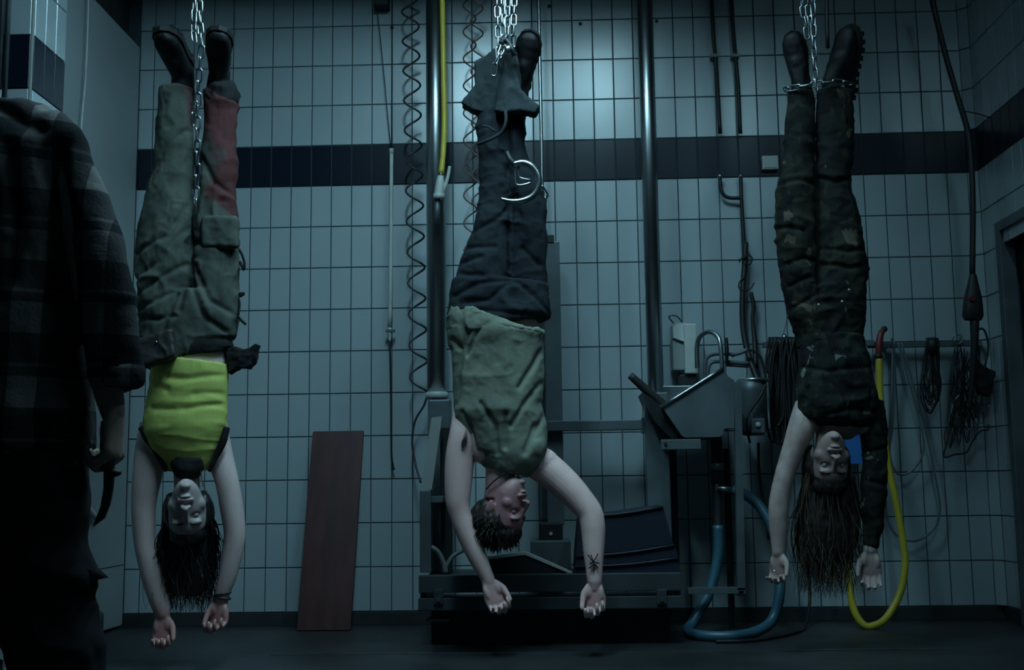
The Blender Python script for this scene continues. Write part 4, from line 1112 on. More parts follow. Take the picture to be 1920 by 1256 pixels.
def hair_strands(parent, c, S, Fd, Ud, k, zend, m, n=900, spread=(0.05, 0.05), shift=(0, 0), rad=0.0022, wave=0.008, seed=1, face_cut=0.055, m2=None, split=1.0, taper=0.25):
    rn = np.random.RandomState(seed)
    geos = [Geo(), Geo()]
    VV = [[], []]; FF = [[], []]
    got = 0
    while got < n:
        v = nrm(rn.normal(size=3))
        if v[2] < -0.45: continue
        if v[1] > 0.35 and v[2] < 0.62: continue
        if v[1] > 0.0 and v[2] < -0.1: continue
        loc = np.array([0, -0.010, 0.036]) + v * np.array([0.077, 0.097, 0.084])
        p0 = c + k * (S * loc[0] + Fd * loc[1] + Ud * loc[2])
        nw = nrm(S * v[0] / 0.077 + Fd * v[1] / 0.097 + Ud * v[2] / 0.084)
        ze = zend[0] + (zend[1] - zend[0]) * rn.rand() ** 1.5
        L = p0[2] - ze
        if L < 0.03: continue
        ax = c[0] + shift[0] + (p0[0] - c[0]) * (1.0 + rn.normal() * 0.12) + rn.normal() * spread[0] * 0.35
        ay = c[1] + shift[1] + (p0[1] - c[1]) * 0.9 + rn.normal() * spread[1] * 0.35
        m_ = 13; ph = rn.rand() * 6.28; ph2 = rn.rand() * 6.28; fr = rn.uniform(5, 11)
        P = []
        for i in range(m_):
            t = i / (m_ - 1)
            out = nw * 0.014 * math.sin(min(1, t * 4) * math.pi / 2)
            bl = min(1.0, t * 1.6) ; bl = bl * bl * (3 - 2 * bl)
            x_ = p0[0] + (ax - p0[0]) * bl + wave * t * math.sin(ph + fr * t); y_ = p0[1] + (ay - p0[1]) * bl + wave * t * math.cos(ph2 + fr * t)
            P.append(np.array([x_, y_, p0[2] - L * t]) + out)
        P = np.array(P); r0 = rad * rn.uniform(0.6, 1.3)
        gi = 0 if rn.rand() < split else 1
        base = len(VV[gi])
        for i in range(m_):
            t = i / (m_ - 1); r = r0 * (1 - t * (1 - taper)) if i else r0 * 0.6
            for q in range(3):
                w = 2 * math.pi * q / 3 + ph
                VV[gi].append((P[i][0] + r * math.cos(w), P[i][1] + r * math.sin(w), P[i][2]))
        for i in range(m_ - 1):
            for q in range(3):
                q2 = (q + 1) % 3
                FF[gi].append((base + i * 3 + q, base + i * 3 + q2, base + (i + 1) * 3 + q2, base + (i + 1) * 3 + q))
        got += 1
    for gi, mm_ in ((0, m), (1, m2)):
        if FF[gi]:
            q = Geo(); q.V = np.array(VV[gi]); q.F = FF[gi]
            obj('hair_strands', q, mm_, parent, kind='stuff')

def hair_cap(parent, c, S, Fd, Ud, k, m, tail=None, fringe=0.0, sides=False):
    g = Geo()
    T = lambda x, y, z: c + k * (S * x + Fd * y + Ud * z)
    g.ell(T(0, -0.020, 0.048), (0.081 * k, 0.096 * k, 0.083 * k), S, Fd, Ud, 20, 14)
    g.ell(T(0, 0.030, 0.085), (0.064 * k, 0.055 * k, 0.043 * k), S, Fd, Ud, 16, 10)
    if sides:
        for q in (-1, 1): g.ell(T(q * 0.056, -0.020, 0.030), (0.031 * k, 0.058 * k, 0.082 * k), S, Fd, Ud, 18, 12)
    if tail:
        for P, A, B in tail: g.loft(P, A, B, hint=(0, 1, 0), seg=20)
    g = remesh(g, 0.006, 2)
    N = normals(g)
    g.V += N * (ridge(g.V * np.array([60, 60, 9])) * 0.004 + fbm(g.V * 40, 2) * 0.002)[:, None]
    return obj('hair', g, m, parent)

# ---------------------------------------------------------------- left hanging person
Y1 = -1.25
w1p = thing('person', 'person in a yellow sleeveless top and olive cargo trousers hanging upside down at left', 'person', at(350, 1220, Y1), 'people hanging upside down')
S1, F1, U1 = rot_to((0.24, -0.92, -0.30), (0.02, 0.10, -1.0))
C1 = at(352, 952, Y1 - 0.02)
g = Geo()
head_pieces(g, C1, S1, F1, U1, 1.0, True, at(348, 838, Y1 + 0.02), 0.046)
limb(g, [(282, 428, 660), (284, 426, 720), (282, 424, 770), (276, 426, 800), (276, 424, 828), (292, 410, 852), (318, 384, 872)], Y1, 0.58, seg=28)
limb(g, [(262, 325, 795, 0.02, 0.8), (252, 316, 850, 0.01, 0.85), (248, 302, 900), (246, 293, 945), (248, 291, 985), (252, 293, 1022), (258, 300, 1050), (266, 307, 1085), (278, 313, 1120), (288, 319, 1144), (292, 318, 1156), (298, 314, 1170, 0, 0.5)], Y1, 0.92)
limb(g, [(372, 426, 795, 0.02, 0.8), (386, 436, 850, 0.01, 0.85), (404, 448, 905), (412, 456, 950), (419, 460, 990), (420, 459, 1015), (415, 452, 1050), (409, 442, 1085), (404, 431, 1112), (404, 428, 1128), (409, 423, 1142, 0, 0.5)], Y1, 0.92)
hand_pieces(g, at(305, 1154, Y1), (0.02, -0.05, -1), (0.15, -1, 0.1), (1, 0, 0), 0.88, (48, 72, 45), 0.04, 0.35, (10, 4, 0, -6))
hand_pieces(g, at(415, 1126, Y1), (-0.06, -0.05, -1), (-0.25, -1, 0.1), (-1, 0, 0), 0.88, (55, 78, 45), 0.04, 0.3, (-6, 0, 4, 8))
for xl, xr in ((306, 356), (384, 440)):
    limb(g, [(xl + 12, xr - 12, 160), (xl + 10, xr - 10, 300), (xl + 2, xr - 12, 420), (xl - 8, xr - 10, 560), (xl - 4, xr - 6, 640)], Y1, 0.8)
limb(g, [(285, 422, 605, 0, 0.4), (280, 426, 640, 0, 0.5), (282, 428, 675)], Y1, 0.56)
g = remesh(g, 0.0035, 3)
face_detail(g, C1, S1, F1, U1)
flush_shade(M_SKINW, [(C1 + F1 * 0.03, 0.115, (0.36, 0.29, 0.29)), (at(308, 1190, Y1), 0.10, (0.50, 0.25, 0.24)), (at(412, 1160, Y1), 0.09, (0.50, 0.25, 0.24))])  # face spot paints in shade, hand spots redden
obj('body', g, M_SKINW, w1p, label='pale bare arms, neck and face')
eyes(w1p, C1, S1, F1, U1, 1.0, 0.06, M_SKINW)
brows(w1p, C1, S1, F1, U1, 1.0, M_HAIRK)
tg = Geo()
limb(tg, [(300, 362, 166, 0, 0.85), (297, 361, 220), (291, 361, 285), (282, 361, 340), (270, 363, 400), (259, 364, 455), (257, 364, 520), (258, 362, 600)], Y1, 0.85, seg=26, p=2.3)
limb(tg, [(382, 447, 172, 0, 0.85), (383, 446, 230), (379, 444, 300), (371, 444, 370), (365, 447, 420), (360, 448, 470), (357, 448, 540), (354, 445, 600)], Y1, 0.85, seg=26, p=2.3)
limb(tg, [(262, 446, 548, 0, 0.5), (258, 446, 590, 0, 0.56), (260, 441, 640, 0, 0.56), (278, 436, 668, 0, 0.55)], Y1, 0.56, seg=30, p=2.4)
cr = creases([[(362, 380), (330, 450), (268, 480)], [(362, 430), (310, 500), (262, 530)], [(360, 500), (290, 545), (262, 560)], [(355, 545), (300, 575), (262, 585)], [(348, 560), (330, 600), (320, 640)], [(280, 340), (320, 290), (355, 250)], [(365, 470), (372, 540), (395, 600), (430, 625)], [(375, 505), (405, 570), (440, 590)], [(385, 460), (360, 462), (446, 466)], [(262, 600), (310, 605), (345, 600)], [(385, 300), (410, 350), (440, 370)], [(360, 545), (352, 590)], [(362, 300), (364, 470)]], Y1)
cloth(w1p, 'trousers', tg, M_OLIVE, 0.006, 3, 0.0075, (11, 9, 8), cr, 3.0, 'baggy olive cargo trousers stained rust red on one leg')
pkt = Geo().box(at(413, 436, Y1 - 0.060), (0.064, 0.017, 0.056), (1, 0, 0), (0, 1, 0), (0, 0, 1), 0.012)
cloth(w1p, 'cargo_pocket', pkt, M_OLIVE, 0.006, 3, 0.006, (14, 12, 10), None, 2.5)
hem = Geo()
limb(hem, [(378, 442, 165), (380, 450, 180), (382, 447, 196)], Y1, 0.92, seg=24)
cloth(w1p, 'hem_cuff', hem, M_BLKC, 0.006, 2, 0.006, (25, 25, 20), None, 2.0)
belt = Geo()
limb(belt, [(286, 440, 632), (280, 440, 650), (288, 436, 670)], Y1, 0.60, seg=34, p=2.3)
cloth(w1p, 'belt', belt, M_BLKC, 0.006, 1, 0.003, (14, 14, 30), None, 5.0)
pk = Geo().box(at(296, 654, Y1 - 0.115), (0.066, 0.026, 0.052), nrm(at(330, 640, Y1) - at(252, 668, Y1)), (0, 1, 0), nrm(at(290, 620, Y1) - at(300, 690, Y1)), 0.012)
pko = cloth(w1p, 'belt_pouch', pk, M_LEATHER, 0.005, 3, 0.003, (20, 20, 20), None, 1.0)
for px, py in ((293, 641), (258, 654)):
    obj('snap', Geo().ell(at(px, py, Y1 - 0.143), (0.004, 0.003, 0.004)), M_STEEL, pko)
pg = Geo()
pg.prism(poly([(424, 655), (440, 650), (452, 656), (466, 654), (482, 643), (474, 676), (464, 690), (446, 688), (428, 700)], Y1 - 0.03), (0, 0.05, 0))
cloth(w1p, 'belt_flap', pg, M_BLKC, 0.005, 2, 0.004, (30, 30, 30), None, 4.0)
for pts in ([(446, 590), (449, 570), (446, 553), (458, 550), (450, 556)], [(446, 592), (452, 600), (461, 608)], [(440, 462), (450, 470), (458, 490), (457, 506), (450, 490)]):
    obj('loose_strap', tube_geo([at(*q, Y1 - 0.01) for q in pts], 0.005, 7, 4), M_BLKC, w1p)
yt = Geo()
limb(yt, [(286, 430, 676, 0, 0.62), (281, 429, 700), (276, 427, 740), (270, 427, 775), (266, 427, 798), (274, 423, 822), (289, 414, 845), (303, 402, 864), (314, 391, 882)], Y1 - 0.016, 0.62, seg=34)
cy = creases([[(430, 705), (370, 715), (330, 712)], [(425, 760), (360, 770), (300, 768)], [(285, 720), (330, 735)], [(426, 740), (380, 742)]], Y1, 0.012, 0.006)
cloth(w1p, 'yellow_top', yt, M_YTOP, 0.0055, 3, 0.0018, (8, 8, 26), cy, 8.0, 'ribbed yellow knit tank top', 0.0004)
br = Geo()
for xs in ([(264, 800), (277, 822), (296, 852), (312, 884)], [(426, 800), (418, 826), (404, 858), (392, 884)]):
    tube_geo([at(px, py, Y1 - 0.052) for px, py in xs], [0.012, 0.014, 0.012, 0.007], 10, 5, br)
limb(br, [(326, 378, 854, -0.07, 0.4), (320, 384, 866, -0.05, 0.8), (324, 380, 880, -0.03, 0.95), (329, 375, 892, -0.02, 0.95)], Y1, 0.9)  # black neck piece stands in for shade inside the neckline
cloth(w1p, 'undershirt_and_shade', br, M_BLKC, 0.005, 2, 0.001, (20, 20, 20), None, 1.5)
obj('bracelet', tube_geo([at(417, 1113, Y1) + np.array([0.029 * math.cos(a), 0.024 * math.sin(a), 0.004 * math.cos(a)]) for a in np.linspace(0, 6.28, 16)], 0.0035, 7, 2), M_BLACK, w1p)
obj('bracelet', tube_geo([at(417, 1120, Y1) + np.array([0.028 * math.cos(a), 0.024 * math.sin(a), -0.005 * math.cos(a)]) for a in np.linspace(0, 6.28, 16)], 0.0035, 7, 2), M_STEELK, w1p)
obj('neck_tag', tube_geo([at(376, 874, Y1 - 0.055), at(378, 900, Y1 - 0.06), at(384, 918, Y1 - 0.05)], 0.0025, 6, 3), M_CHROME, w1p)
hair_cap(w1p, C1, S1, F1, U1, 1.0, M_HAIRK, [dense(*rows([(318, 392, 975, 0.03), (306, 398, 1010, 0.03), (304, 394, 1050, 0.03), (312, 388, 1090, 0.03), (322, 376, 1115, 0.03)], Y1, 0.6))], sides=True)
hair_strands(w1p, C1, S1, F1, U1, 1.0, (at(350, 1150, Y1)[2], at(350, 1050, Y1)[2]), M_HAIRK, 800, (0.05, 0.05), (-0.005, 0.03), 0.0024, 0.016, 2, m2=M_HAIRT, split=0.7)
boot(w1p, at(338, 138, Y1 + 0.03), (-0.06, -0.94, 0.14), (-0.08, 0.14, 1), 0.98, 0.10, (0, 0, -1))
boot(w1p, at(410, 138, Y1 + 0.03), (0.22, -0.92, 0.16), (0.05, 0.15, 1), 0.98, 0.10, (0, 0, -1))
chain('long steel chain running from the top down in front of the left person\'s legs', [at(374, -330, Y1 - 0.20), at(374, 0, Y1 - 0.20), at(378, 80, Y1 - 0.20), at(374, 130, Y1 - 0.19), at(371, 200, Y1 - 0.17), at(370, 300, Y1 - 0.16), at(367, 412, Y1 - 0.15)])
chain('second strand of chain beside the long one above the left person\'s boots', [at(366, -330, Y1 - 0.17), at(364, 0, Y1 - 0.17), at(363, 60, Y1 - 0.18), at(368, 95, Y1 - 0.19)], phase=0.6)
chain('short loose chain end hanging in front of the left person\'s shins', [at(366, 190, Y1 - 0.21), at(362, 215, Y1 - 0.20), at(361, 246, Y1 - 0.19)], phase=0.3)

# ---------------------------------------------------------------- middle hanging person
Y2 = -1.0
mp = thing('person', 'person in an olive tee and navy work trousers hanging upside down in the middle', 'person', at(950, 1155, Y2), 'people hanging upside down')
S2, F2, U2 = rot_to((0.86, -0.44, -0.14), (-0.16, 0.12, -1.0))
C2 = at(940, 951, Y2)
g = Geo()
head_pieces(g, C2, S2, F2, U2, 1.02, False, at(940, 852, Y2 + 0.01), 0.056)
limb(g, [(858, 1012, 640), (862, 1010, 720), (866, 1012, 790), (872, 1010, 830), (890, 1000, 860), (915, 975, 882)], Y2, 0.60, seg=28)
limb(g, [(850, 906, 770, 0.02, 0.8), (842, 900, 815, 0, 0.9), (835, 891, 855), (833, 886, 900), (835, 882, 938), (842, 883, 962), (850, 890, 985), (865, 903, 1020), (882, 916, 1052), (899, 925, 1080), (906, 929, 1094), (913, 927, 1108, 0, 0.5)], Y2 - 0.01, 0.9)
# arm reaching out to the right then hanging
ap = [(995, 858), (1030, 882), (1062, 910), (1088, 938), (1106, 962), (1112, 990), (1113, 1030), (1114, 1065), (1115, 1092), (1115, 1108)]
aw = [34, 31, 29, 26, 24, 23, 20, 16, 13.5, 7]
P = spline(np.array([at(px, py, Y2 + 0.03 - 0.008 * i) for i, (px, py) in enumerate(ap)]), 5)
A = np.interp(np.linspace(0, 1, len(P)), np.linspace(0, 1, len(aw)), aw) / ppm(Y2)
g.loft(P, A, A * 0.92, seg=22)
g.ell(at(1012, 868, Y2 + 0.02), (0.075, 0.06, 0.06))
hand_pieces(g, at(916, 1090, Y2 - 0.01), (0.36, -0.10, -1), (0.35, -1, 0.0), (0.9, 0, 0.3), 0.98, (42, 62, 40), 0.05, 0.25, (14, 6, 0, -4))
hand_pieces(g, at(1115, 1092, Y2 - 0.03), (0.02, -0.10, -1), (-0.15, -1, 0.1), (-1, 0, 0), 0.98, (48, 74, 42), 0.05, 0.3, (-4, 0, 6, 10))
for xl, xr in ((900, 945), (945, 985)):
    limb(g, [(xl + 8, xr - 8, 170), (xl + 8, xr - 8, 300), (xl + (0 if xl < 930 else 22), xr + (0 if xl < 930 else 26), 420), (xl - (12 if xl < 930 else -24), xr + (0 if xl < 930 else 22), 560)], Y2 + 0.01, 0.7)
limb(g, [(872, 1004, 575, 0, 0.4), (866, 1010, 610, 0, 0.5), (864, 1012, 650)], Y2, 0.56)
g = remesh(g, 0.0035, 3)
face_detail(g, C2, S2, F2, U2, 1.02, 0.008)
flush_shade(M_SKINM, [(C2 + F2 * 0.03, 0.125, (0.36, 0.17, 0.18)), (at(935, 1120, Y2), 0.085, (0.55, 0.33, 0.32)), (at(1115, 1125, Y2), 0.085, (0.55, 0.32, 0.31))])  # head spot darkens the face as if shaded; hands are flushed
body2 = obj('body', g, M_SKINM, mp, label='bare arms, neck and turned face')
eyes(mp, C2, S2, F2, U2, 1.02, 0.12, M_SKINM)
brows(mp, C2, S2, F2, U2, 1.02, M_HAIRD)
# forearm ink and armpit hair: thin skins lying on the arm
def lines_on(parent, name, paths, y, r, m):
    q = Geo()
    for p in paths: tube_geo([at(px, py, y) for px, py in p], r, 5, 3, q)
    return obj(name, q, m, parent)
lines_on(mp, 'tattoo', [[(1102, 1040), (1112, 1052), (1124, 1056)], [(1106, 1058), (1116, 1048), (1121, 1038)], [(1108, 1040), (1114, 1060), (1112, 1072)], [(1104, 1066), (1115, 1058), (1122, 1066)]], Y2 - 0.061, 0.0022, M_BLKC)
lines_on(mp, 'armpit_hair', [[(874 + (i % 3) * 1.5, 806 + i * 2), (869 + (i % 4) * 1.2, 820 + i * 1.5), (865 + (i % 3), 828 + i)] for i in range(12)], Y2 - 0.068, 0.0010, M_HAIRD)
tg = Geo()
limb(tg, [(894, 946, 205), (893, 946, 250), (896, 950, 300), (896, 955, 350), (894, 958, 395), (886, 962, 440), (868, 962, 490), (851, 962, 545), (842, 960, 590)], Y2, 0.85, seg=24)
limb(tg, [(940, 986, 205), (938, 984, 250), (945, 992, 300), (952, 1014, 350), (954, 1024, 400), (954, 1025, 450), (952, 1023, 500), (950, 1027, 550), (948, 1033, 592)], Y2 + 0.02, 0.85, seg=24)
limb(tg, [(848, 1028, 530, 0, 0.5), (841, 1032, 565, 0, 0.56), (840, 1035, 592, 0, 0.58), (848, 1030, 606, 0, 0.57)], Y2, 0.56, seg=30, p=2.4)
cr2 = creases([[(957, 380), (958, 450), (955, 510)], [(855, 560), (900, 540), (955, 535)], [(870, 520), (910, 525)], [(965, 535), (1000, 560), (1030, 590)], [(955, 540), (920, 570), (870, 575)], [(890, 440), (930, 420), (955, 395)], [(980, 470), (1010, 500)], [(865, 500), (905, 490)], [(845, 600), (900, 590), (1000, 598)], [(880, 470), (930, 470)]], Y2)
cloth(mp, 'trousers', tg, M_NAVYT, 0.006, 3, 0.0075, (10, 9, 12), cr2, 6.0, 'dark navy work trousers')
fl1 = Geo().prism(poly([(925, 92), (945, 88), (940, 130), (933, 214), (915, 212), (888, 205), (862, 192), (874, 178), (893, 160), (893, 118)], Y2 - 0.04), (0.01, 0.07, 0))
cloth(mp, 'loose_hem', fl1, M_GREYC, 0.005, 4, 0.006, (16, 16, 8), None, 2.0, 'slate trouser hem hanging open around the ankle')
fl2 = Geo().prism(poly([(938, 105), (968, 98), (972, 130), (976, 170), (1009, 200), (1002, 211), (975, 205), (945, 210), (928, 207), (935, 150)], Y2 - 0.09), (0.0, 0.06, 0))
cloth(mp, 'loose_hem', fl2, M_GREYC, 0.005, 4, 0.006, (16, 16, 8), None, 5.0)
obj('ankle_strap', tube_geo([at(948, 208, Y2 - 0.10), at(948, 230, Y2 - 0.11), at(938, 250, Y2 - 0.10), at(912, 264, Y2 - 0.09), at(896, 270, Y2 - 0.06)], 0.0065, 8, 5), M_GREYC, mp)
obj('ankle_strap', tube_geo([at(904, 236, Y2 - 0.09), at(916, 238, Y2 - 0.10), at(928, 246, Y2 - 0.10)], 0.004, 8, 4), M_GREYC, mp)
tb = Geo()
limb(tb, [(846, 1024, 604, 0, 0.60), (838, 1022, 622, 0, 0.62), (846, 1020, 650), (850, 1019, 690), (850, 1018, 730), (853, 1018, 765), (868, 1022, 795), (880, 1026, 825), (886, 1024, 848), (893, 1008, 868), (904, 990, 884)], Y2 - 0.012, 0.60, seg=34)
tb.ell(at(1004, 838, Y2 - 0.005), (0.046, 0.078, 0.058))
cr3 = creases([[(850, 640), (870, 660), (862, 720)], [(880, 630), (865, 690), (856, 760)], [(900, 625), (880, 670)], [(1015, 660), (1000, 690), (975, 730)], [(1015, 720), (985, 760), (960, 800)], [(1020, 780), (1000, 820), (985, 850)], [(905, 760), (930, 800), (935, 850)], [(870, 775), (885, 810), (893, 850)], [(950, 780), (950, 840)], [(1005, 800), (985, 845)]], Y2, 0.010, 0.010)
cloth(mp, 'olive_tee', tb, M_TEE, 0.0055, 3, 0.005, (9, 9, 7), cr3, 4.0, 'faded olive tee shirt')
hm = Geo()
limb(hm, [(842, 1026, 600, 0, 0.62), (836, 1024, 612, 0, 0.64), (838, 1021, 624, 0, 0.62)], Y2 - 0.012, 0.62, seg=30)
cloth(mp, 'tee_hem', hm, M_TEE, 0.005, 2, 0.006, (14, 14, 10), None, 1.0)
nk = [at(954, 884, Y2 - 0.062), at(966, 888, Y2 - 0.050), at(973, 893, Y2 - 0.02)]
obj('necklace', tube_geo([at(912, 917, Y2 - 0.040), at(922, 906, Y2 - 0.056), at(938, 893, Y2 - 0.066)] + nk, 0.0028, 7, 5), M_BLACK, mp)
hair_cap(mp, C2, S2, F2, U2, 1.03, M_HAIRD)
def short_hair(parent, c, S, Fd, Ud, k, m, n=1100, seed=4):
    rn = np.random.RandomState(seed); V = []; Fc = []
    while len(Fc) < n * 6:
        v = nrm(rn.normal(size=3))
        if v[2] < -0.15 or (v[1] > 0.45 and v[2] < 0.55): continue
        loc = np.array([0, -0.016, 0.044]) + v * np.array([0.080, 0.097, 0.088])
        p0 = c + k * (S * loc[0] + Fd * loc[1] + Ud * loc[2]); nw = nrm(S * v[0] + Fd * v[1] + Ud * v[2])
        L = rn.uniform(0.018, 0.042) * (1.0 if v[2] > 0.3 else 0.5); dn = nrm(nw * 0.5 + np.array([0, 0, -1]) * 0.8 + rn.normal(size=3) * 0.25)
        b = len(V)
        for t, r in ((0, 0.0022), (0.5, 0.002), (1, 0.0005)):
            for q in range(3):
                V.append(p0 + dn * L * t + nw * 0.004 * t + np.array([math.cos(2.1 * q), math.sin(2.1 * q), 0]) * r)
        for i in range(2):
            for q in range(3): Fc.append((b + i * 3 + q, b + i * 3 + (q + 1) % 3, b + (i + 1) * 3 + (q + 1) % 3, b + (i + 1) * 3 + q))
    q = Geo(); q.V = np.array(V); q.F = Fc
    obj('hair_strands', q, m, parent, kind='stuff')
short_hair(mp, C2, S2, F2, U2, 1.02, M_HAIRD)
boot(mp, at(974, 158, Y2 + 0.03), (0.16, -0.62, 0.62), (0.2, 0.65, 0.7), 1.0, 0.10, (-0.1, 0, -1))
boot(mp, at(914, 185, Y2 + 0.16), (-0.05, -0.75, 0.30), (0.0, 0.35, 0.9), 0.80, 0.08, (0, 0, -1))
# chains at the ankles
cl = ['left strand of the chain cluster above the middle person\'s ankles', 'second strand from the left in the chain cluster above the middle person', 'third strand from the left in the chain cluster above the middle person', 'right strand of the chain cluster above the middle person\'s ankles']
for k, (x0, x1, y1) in enumerate(((931, 936, 118), (942, 944, 95), (953, 950, 90), (965, 961, 92))):
    chain(cl[k], [at(x0 - 1, -330, Y2 - 0.1), at(x0, -60, Y2 - 0.1), at((x0 + x1) / 2, y1 / 2, Y2 - 0.12 - 0.015 * (k % 2)), at(x1, y1, Y2 - 0.13)], phase=0.5 * k)
chain('slack chain loop hanging over the middle person\'s ankle wrap', [at(944, 85, Y2 - 0.14), at(936, 105, Y2 - 0.15), at(928, 122, Y2 - 0.15), at(926, 142, Y2 - 0.145)], phase=0.2)
sh = thing('shackle', 'polished steel clasp holding the middle person\'s ankles', 'shackle', at(952, 105, Y2 - 0.13))
obj('bow', tube_geo([at(940, 82, Y2 - 0.14), at(944, 74, Y2 - 0.14), at(952, 78, Y2 - 0.14), at(960, 92, Y2 - 0.15), at(965, 104, Y2 - 0.14)], 0.010, 10, 5), M_STEELK, sh)
obj('pin', Geo().ell(at(952, 92, Y2 - 0.155), (0.014, 0.010, 0.016)), M_CHROME, sh)
rg = thing('steel_hook_ring', 'large open polished steel hook ring hanging at the middle person\'s knees', 'hook', at(975, 380, Y2 - 0.14))
cx, cy_ = 980, 341
rp = [(962, 308), (980, 305), (998, 313), (1009, 330), (1009, 350), (999, 367), (980, 376), (958, 377), (938, 372)]
obj('hook', tube_geo([at(px, py, Y2 - 0.15) for px, py in rp], [0.011, 0.013, 0.013, 0.013, 0.013, 0.013, 0.012, 0.009, 0.006], 12, 6), M_CHROME, rg)
for pts in ([(966, 312), (966, 330), (968, 346), (984, 346), (996, 342)], [(972, 312), (972, 326), (976, 334), (998, 338)]):
    obj('bracket', tube_geo([at(px, py, Y2 - 0.14) for px, py in pts], 0.0045, 8, 3), M_CHROME, rg)
obj('shank', tube_geo([at(950, 285, Y2 - 0.12), at(956, 298, Y2 - 0.13), at(966, 309, Y2 - 0.15)], 0.011, 10, 4), M_STEELK, rg)
chain('short dangling chain from the steel hook ring at the middle person\'s knee', [at(1012, 352, Y2 - 0.13), at(1020, 362, Y2 - 0.12), at(1023, 378, Y2 - 0.11), at(1021, 396, Y2 - 0.11)], phase=0.2)

# ---------------------------------------------------------------- right hanging person
Y3 = -1.0
rp_ = thing('person', 'person in dark camouflage clothes with long dirty-blond hair hanging upside down at right', 'person', at(1560, 1118, Y3), 'people hanging upside down')
S3, F3, U3 = rot_to((0.02, -0.95, -0.24), (-0.04, 0.10, -1.0))
C3 = at(1553, 862, Y3 - 0.01)
g = Geo()
head_pieces(g, C3, S3, F3, U3, 0.98, True, at(1556, 765, Y3 + 0.02), 0.047)
limb(g, [(1505, 1612, 640), (1502, 1622, 700), (1502, 1634, 750), (1512, 1630, 780), (1528, 1610, 800), (1540, 1585, 812)], Y3, 0.62, seg=28)
limb(g, [(1490, 1545, 762, 0.02, 0.8), (1478, 1530, 800, 0, 0.9), (1466, 1508, 845), (1453, 1490, 890), (1444, 1481, 930), (1441, 1478, 965), (1444, 1476, 1000), (1447, 1474, 1028), (1448, 1472, 1040), (1453, 1467, 1054, 0, 0.5)], Y3, 0.92)
limb(g, [(1605, 1655, 790), (1620, 1656, 850), (1622, 1654, 950), (1620, 1645, 1020), (1620, 1645, 1034), (1625, 1640, 1050, 0, 0.5)], Y3, 0.9)
hand_pieces(g, at(1460, 1038, Y3), (-0.10, -0.12, -1), (-0.55, -1, 0.1), (1, 0, 0), 0.86, (46, 50, 30), 0.07, 0.3, (6, 2, 0, -6))
hand_pieces(g, at(1632, 1034, Y3), (-0.03, -0.10, -1), (-0.30, -1, 0.1), (-1, 0, 0), 0.95, (30, 36, 26), 0.08, 0.35, (10, 4, 0, -8))
for xl, xr in ((1484, 1518), (1542, 1588)):
    limb(g, [(xl + 4, xr - 4, 160), (xl + 2, xr - 6, 300), (xl - 6, xr - 4, 420), (xl - 2, xr + 2, 560)], Y3, 0.75)
limb(g, [(1505, 1600, 590, 0, 0.4), (1508, 1604, 620, 0, 0.5), (1508, 1608, 655)], Y3, 0.58)
g = remesh(g, 0.0035, 3)
face_detail(g, C3, S3, F3, U3, 0.98)
flush_shade(M_SKIN3, [(C3 + F3 * 0.03, 0.115, (0.28, 0.19, 0.17)), (at(1457, 1070, Y3), 0.055, (0.30, 0.20, 0.18)), (at(1632, 1075, Y3), 0.065, (0.30, 0.21, 0.20))])  # first spot puts shade into the face colour
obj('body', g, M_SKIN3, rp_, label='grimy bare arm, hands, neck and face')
eyes(rp_, C3, S3, F3, U3, 0.98, 0.5, M_SKIN3)
brows(rp_, C3, S3, F3, U3, 0.98, M_HAIRD)
tg = Geo()
limb(tg, [(1480, 1524, 172), (1474, 1526, 230), (1469, 1527, 290), (1460, 1529, 345), (1454, 1532, 400), (1456, 1535, 470), (1464, 1540, 530), (1477, 1548, 580), (1488, 1552, 620)], Y3, 0.85, seg=24)
limb(tg, [(1536, 1598, 172), (1533, 1598, 230), (1531, 1597, 290), (1530, 1594, 335), (1530, 1600, 380), (1532, 1614, 435), (1533, 1626, 490), (1532, 1624, 540), (1530, 1618, 600), (1530, 1614, 630)], Y3, 0.85, seg=24)
limb(tg, [(1472, 1622, 540, 0, 0.5), (1482, 1620, 585, 0, 0.57), (1494, 1616, 630, 0, 0.6), (1500, 1614, 648, 0, 0.6)], Y3, 0.58, seg=30, p=2.3)
cr4 = creases([[(1460, 350), (1490, 345), (1525, 350)], [(1530, 335), (1560, 350), (1595, 335)], [(1470, 500), (1500, 490), (1530, 495)], [(1475, 540), (1510, 525)], [(1535, 470), (1580, 480), (1622, 470)], [(1540, 500), (1585, 510), (1620, 500)], [(1528, 180), (1528, 560)], [(1485, 580), (1520, 560)], [(1455, 430), (1500, 440)]], Y3, 0.009, 0.011)
cloth(rp_, 'trousers', tg, M_CAMO, 0.006, 3, 0.0075, (9, 9, 14), cr4, 9.0, 'dark camouflage trousers')
tp = Geo()
limb(tp, [(1503, 1618, 628, 0, 0.62), (1500, 1622, 660), (1498, 1634, 700), (1496, 1642, 735), (1500, 1648, 762), (1512, 1644, 782), (1532, 1624, 798)], Y3 - 0.012, 0.62, seg=34)
limb(tp, [(1608, 1656, 752, 0.0, 0.9), (1613, 1661, 795), (1616, 1661, 840), (1617, 1660, 900), (1617, 1656, 960), (1617, 1650, 1000), (1618, 1646, 1026)], Y3, 0.92, seg=22)
cr5 = creases([[(1500, 690), (1540, 700), (1630, 690)], [(1620, 850), (1655, 840)], [(1620, 900), (1655, 910)], [(1540, 780), (1580, 770), (1630, 775)]], Y3, 0.009, 0.008)
cloth(rp_, 'camouflage_top', tp, M_CAMOT, 0.006, 3, 0.006, (11, 10, 10), cr5, 12.0, 'dark camouflage top with one long sleeve')
for px, py in ((1592, 543), (1579, 565), (1535, 571)):
    obj('stud', Geo().ell(at(px, py, Y3 - 0.098), (0.0045, 0.003, 0.0045)), M_WHITEP, rp_)
